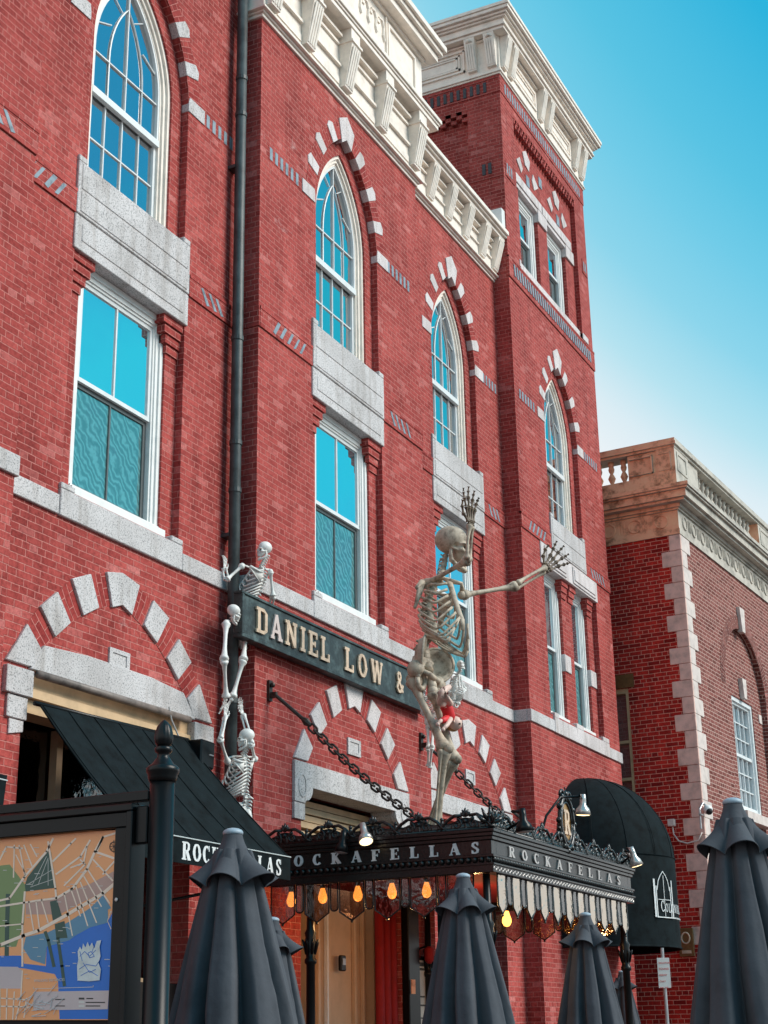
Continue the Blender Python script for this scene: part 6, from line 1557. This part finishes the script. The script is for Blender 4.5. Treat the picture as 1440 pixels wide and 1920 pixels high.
mpoly([(160, 1380), (300, 1350), (420, 1290), (560, 1200), (640, 1120), (690, 1200), (670, 1210), (672, 1290), (560, 1320), (470, 1370), (430, 1400), (290, 1440), (280, 1550), (190, 1520), (145, 1450)], 2, 2)
mpoly([(-300, 1500), (130, 1495), (150, 1545), (285, 1560), (290, 1440), (430, 1395), (470, 1370), (560, 1320), (665, 1290), (712, 1200), (690, 1560), (680, 1890), (370, 1890), (360, 1650), (340, 1610), (150, 1575), (-300, 1540)], 1, 1)
mpoly([(-300, 1560), (110, 1565), (140, 1590), (135, 1700), (-300, 1700)], 7, 2)
mpoly([(298, 848), (318, 855), (343, 1075), (160, 1098), (155, 1060), (170, 1010)], 4, 3)
mpoly([(310, 1160), (355, 1150), (388, 1262), (330, 1290)], 4, 3); mpoly([(340, 1300), (400, 1280), (420, 1385), (350, 1390)], 4, 3)
for q in ([(282, 1350), (300, 1400), (335, 1560)], [(360, 1390), (385, 1560), (400, 1680)], [(50, 1120), (45, 1300), (42, 1490)]): mline(q, 20 if q[0][0] > 100 else 26, 4, 3)
for q, w_ in (([(-400, 1480), (0, 1430), (150, 1370), (240, 1340), (420, 1240), (640, 1110), (735, 1030)], 20), ([(-200, 1200), (60, 1140), (150, 1010), (290, 850), (330, 770)], 13), ([(140, 1560), (140, 1300), (155, 1100)], 12), ([(300, 790), (345, 1080), (350, 1140), (260, 1150), (-200, 1220)], 12),
              ([(350, 1140), (450, 1080), (540, 960), (590, 850), (640, 760)], 15), ([(0, 900), (40, 820), (140, 830)], 10), ([(90, 810), (85, 1010)], 8), ([(120, 810), (155, 1000)], 8), ([(150, 810), (200, 940)], 8), ([(190, 805), (230, 880)], 8), ([(100, 870), (160, 990)], 7),
              ([(330, 910), (440, 800), (470, 770)], 11), ([(350, 990), (500, 880), (560, 780)], 11), ([(440, 950), (520, 920), (540, 820)], 9), ([(400, 1060), (530, 930), (500, 900)], 9), ([(590, 850), (735, 900)], 14), ([(580, 900), (700, 1030)], 10), ([(720, 900), (640, 990)], 10), ([(600, 850), (640, 760), (735, 730)], 12),
              ([(545, 960), (640, 1110), (680, 1170)], 9), ([(520, 1000), (630, 1190)], 8), ([(500, 1040), (600, 1290)], 8), ([(470, 1060), (545, 1310)], 8), ([(440, 1080), (500, 1250)], 8), ([(400, 1110), (450, 1370)], 8), ([(180, 1160), (210, 1340)], 8), ([(225, 1160), (245, 1320)], 8), ([(260, 1160), (300, 1290)], 8), ([(-200, 1330), (130, 1300)], 8), ([(0, 1700), (0, 1890)], 7), ([(45, 1700), (40, 1890)], 7), ([(90, 1720), (80, 1890)], 7), ([(-300, 1800), (190, 1815)], 8), ([(-300, 1740), (180, 1770)], 7), ([(140, 1590), (130, 1760), (100, 1890)], 8), ([(165, 1760), (150, 1880)], 7), ([(690, 1220), (668, 1280), (690, 1330)], 4)): mline(q, w_)
for q in ([(200, 1060), (290, 880)], [(240, 1050), (300, 890)], [(300, 1060), (300, 900)], [(180, 1050), (330, 960)], [(190, 1070), (335, 1020)]): mline(q, 3, 8, 5)
mpoly([(210, 1720), (677, 1712), (670, 1828), (208, 1835)], 7, 5)
for x, y, w_ in ((490, 1762, 35), (490, 1784, 35), (490, 1808, 35)): mpoly([(x, y-6), (x+w_, y-6), (x+w_, y+6), (x, y+6)], 9 if y < 1770 else 8, 6)
for i in range(10): mline([(535+i*12, 1786), (543+i*12, 1786)], 7, 9, 6); mline([(535+i*9, 1808), (541+i*9, 1808)], 7, 9, 6); mline([(540+i*4, 1762), (542+i*4, 1762)], 7, 9, 6); mline([(345+i*6, 1768), (349+i*6, 1768)], 6, 9, 6); mline([(345+i*6, 1808), (349+i*6, 1808)], 6, 9, 6)
mline([(210, 1702), (580, 1690)], 3, 8, 5); mline([(210, 1690), (210, 1702)], 3, 8, 5); mline([(330, 1686), (332, 1698)], 3, 8, 5); mline([(580, 1680), (580, 1692)], 3, 8, 5)
mline([(708+26*cos(2*pi*i/16), 820+30*sin(2*pi*i/16)) for i in range(17)], 5, 9, 6); mline([(708, 780), (708, 858)], 4, 9, 6); mline([(684, 818), (732, 818)], 4, 9, 6); mline([(692, 800), (724, 838)], 3, 9, 6); mline([(724, 800), (692, 838)], 3, 9, 6)
rr = random.Random(3)
for i in range(60):
    x, y = rr.uniform(0, 700), rr.uniform(800, 1640); w_ = rr.uniform(14, 34)
    for k in range(int(w_/5)): mline([(x+k*5.5, y), (x+k*5.5+3.5, y)], 4, 8, 6)
put(mp, 'map_print', MP, t)
# sticker residue with torn edges and scratched paint
m = MB(); g_ = [(485, 1650), (482, 1560), (490, 1520), (486, 1470), (500, 1440), (512, 1460), (520, 1420), (535, 1445), (548, 1410), (560, 1440), (575, 1415), (590, 1450), (605, 1405), (632, 1400), (622, 1440), (628, 1500), (615, 1540), (630, 1580), (622, 1648), (560, 1655)]
P2 = [T7(*p) for p in g_]; x = PX-.0125; o = m.add([(x, a, b) for a, b in P2], [])
for tri in tessellate_polygon([[Vector((a, b, 0)) for a, b in P2]]): m.f.append(tuple(o+i for i in tri)); m.m.append(0)
stt = thing('torn_sticker', 'torn white sticker stuck on the blue harbour of the street map', 'sticker', tuple((PX-.0125, P2[0][0], P2[0][1]))); put(m, 'paper', M['lett'], stt)
m = MB()
for q in ([(500, 1500), (530, 1470), (560, 1500), (600, 1460)], [(495, 1580), (540, 1550), (600, 1560), (620, 1530)], [(505, 1620), (560, 1590), (610, 1620)], [(550, 1480), (560, 1510), (590, 1500), (570, 1470), (550, 1480)], [(520, 1540), (560, 1600), (600, 1580)], [(500, 1470), (515, 1530)], [(590, 1430), (575, 1475)]):
    for a, b in zip(q[:-1], q[1:]):
        A2, B2 = T7(*a), T7(*b); m.tube([(PX-.0130, A2[0], A2[1]), (PX-.0130, B2[0], B2[1])], .0012, 4)
put(m, 'scratches', MP[1], stt)
m = MB()
for k in range(26):
    x0_, y0_ = 100+rr.uniform(0, 240), 1740+rr.uniform(0, 140); 
    a, b = T7(x0_, y0_), T7(x0_+rr.uniform(10, 90), y0_-rr.uniform(-20, 90)); m.tube([(PX-.0125, a[0], a[1]), (PX-.0125, b[0], b[1])], .0014, 4)
gr = thing('paint_scratches', 'white scratched graffiti over the lower corner of the street map', 'graffiti', tuple((PX-.0125, P2[0][0], 1.75))); put(m, 'scratch', M['lett'], gr)
c0 = T7(212, 1660); font_text('map_title', 'WALKING DISTANCES', MP[8], t, Vector((PX-.0105, c0[0], c0[1])), -YA, ZA, -XA, .0155, .0003)
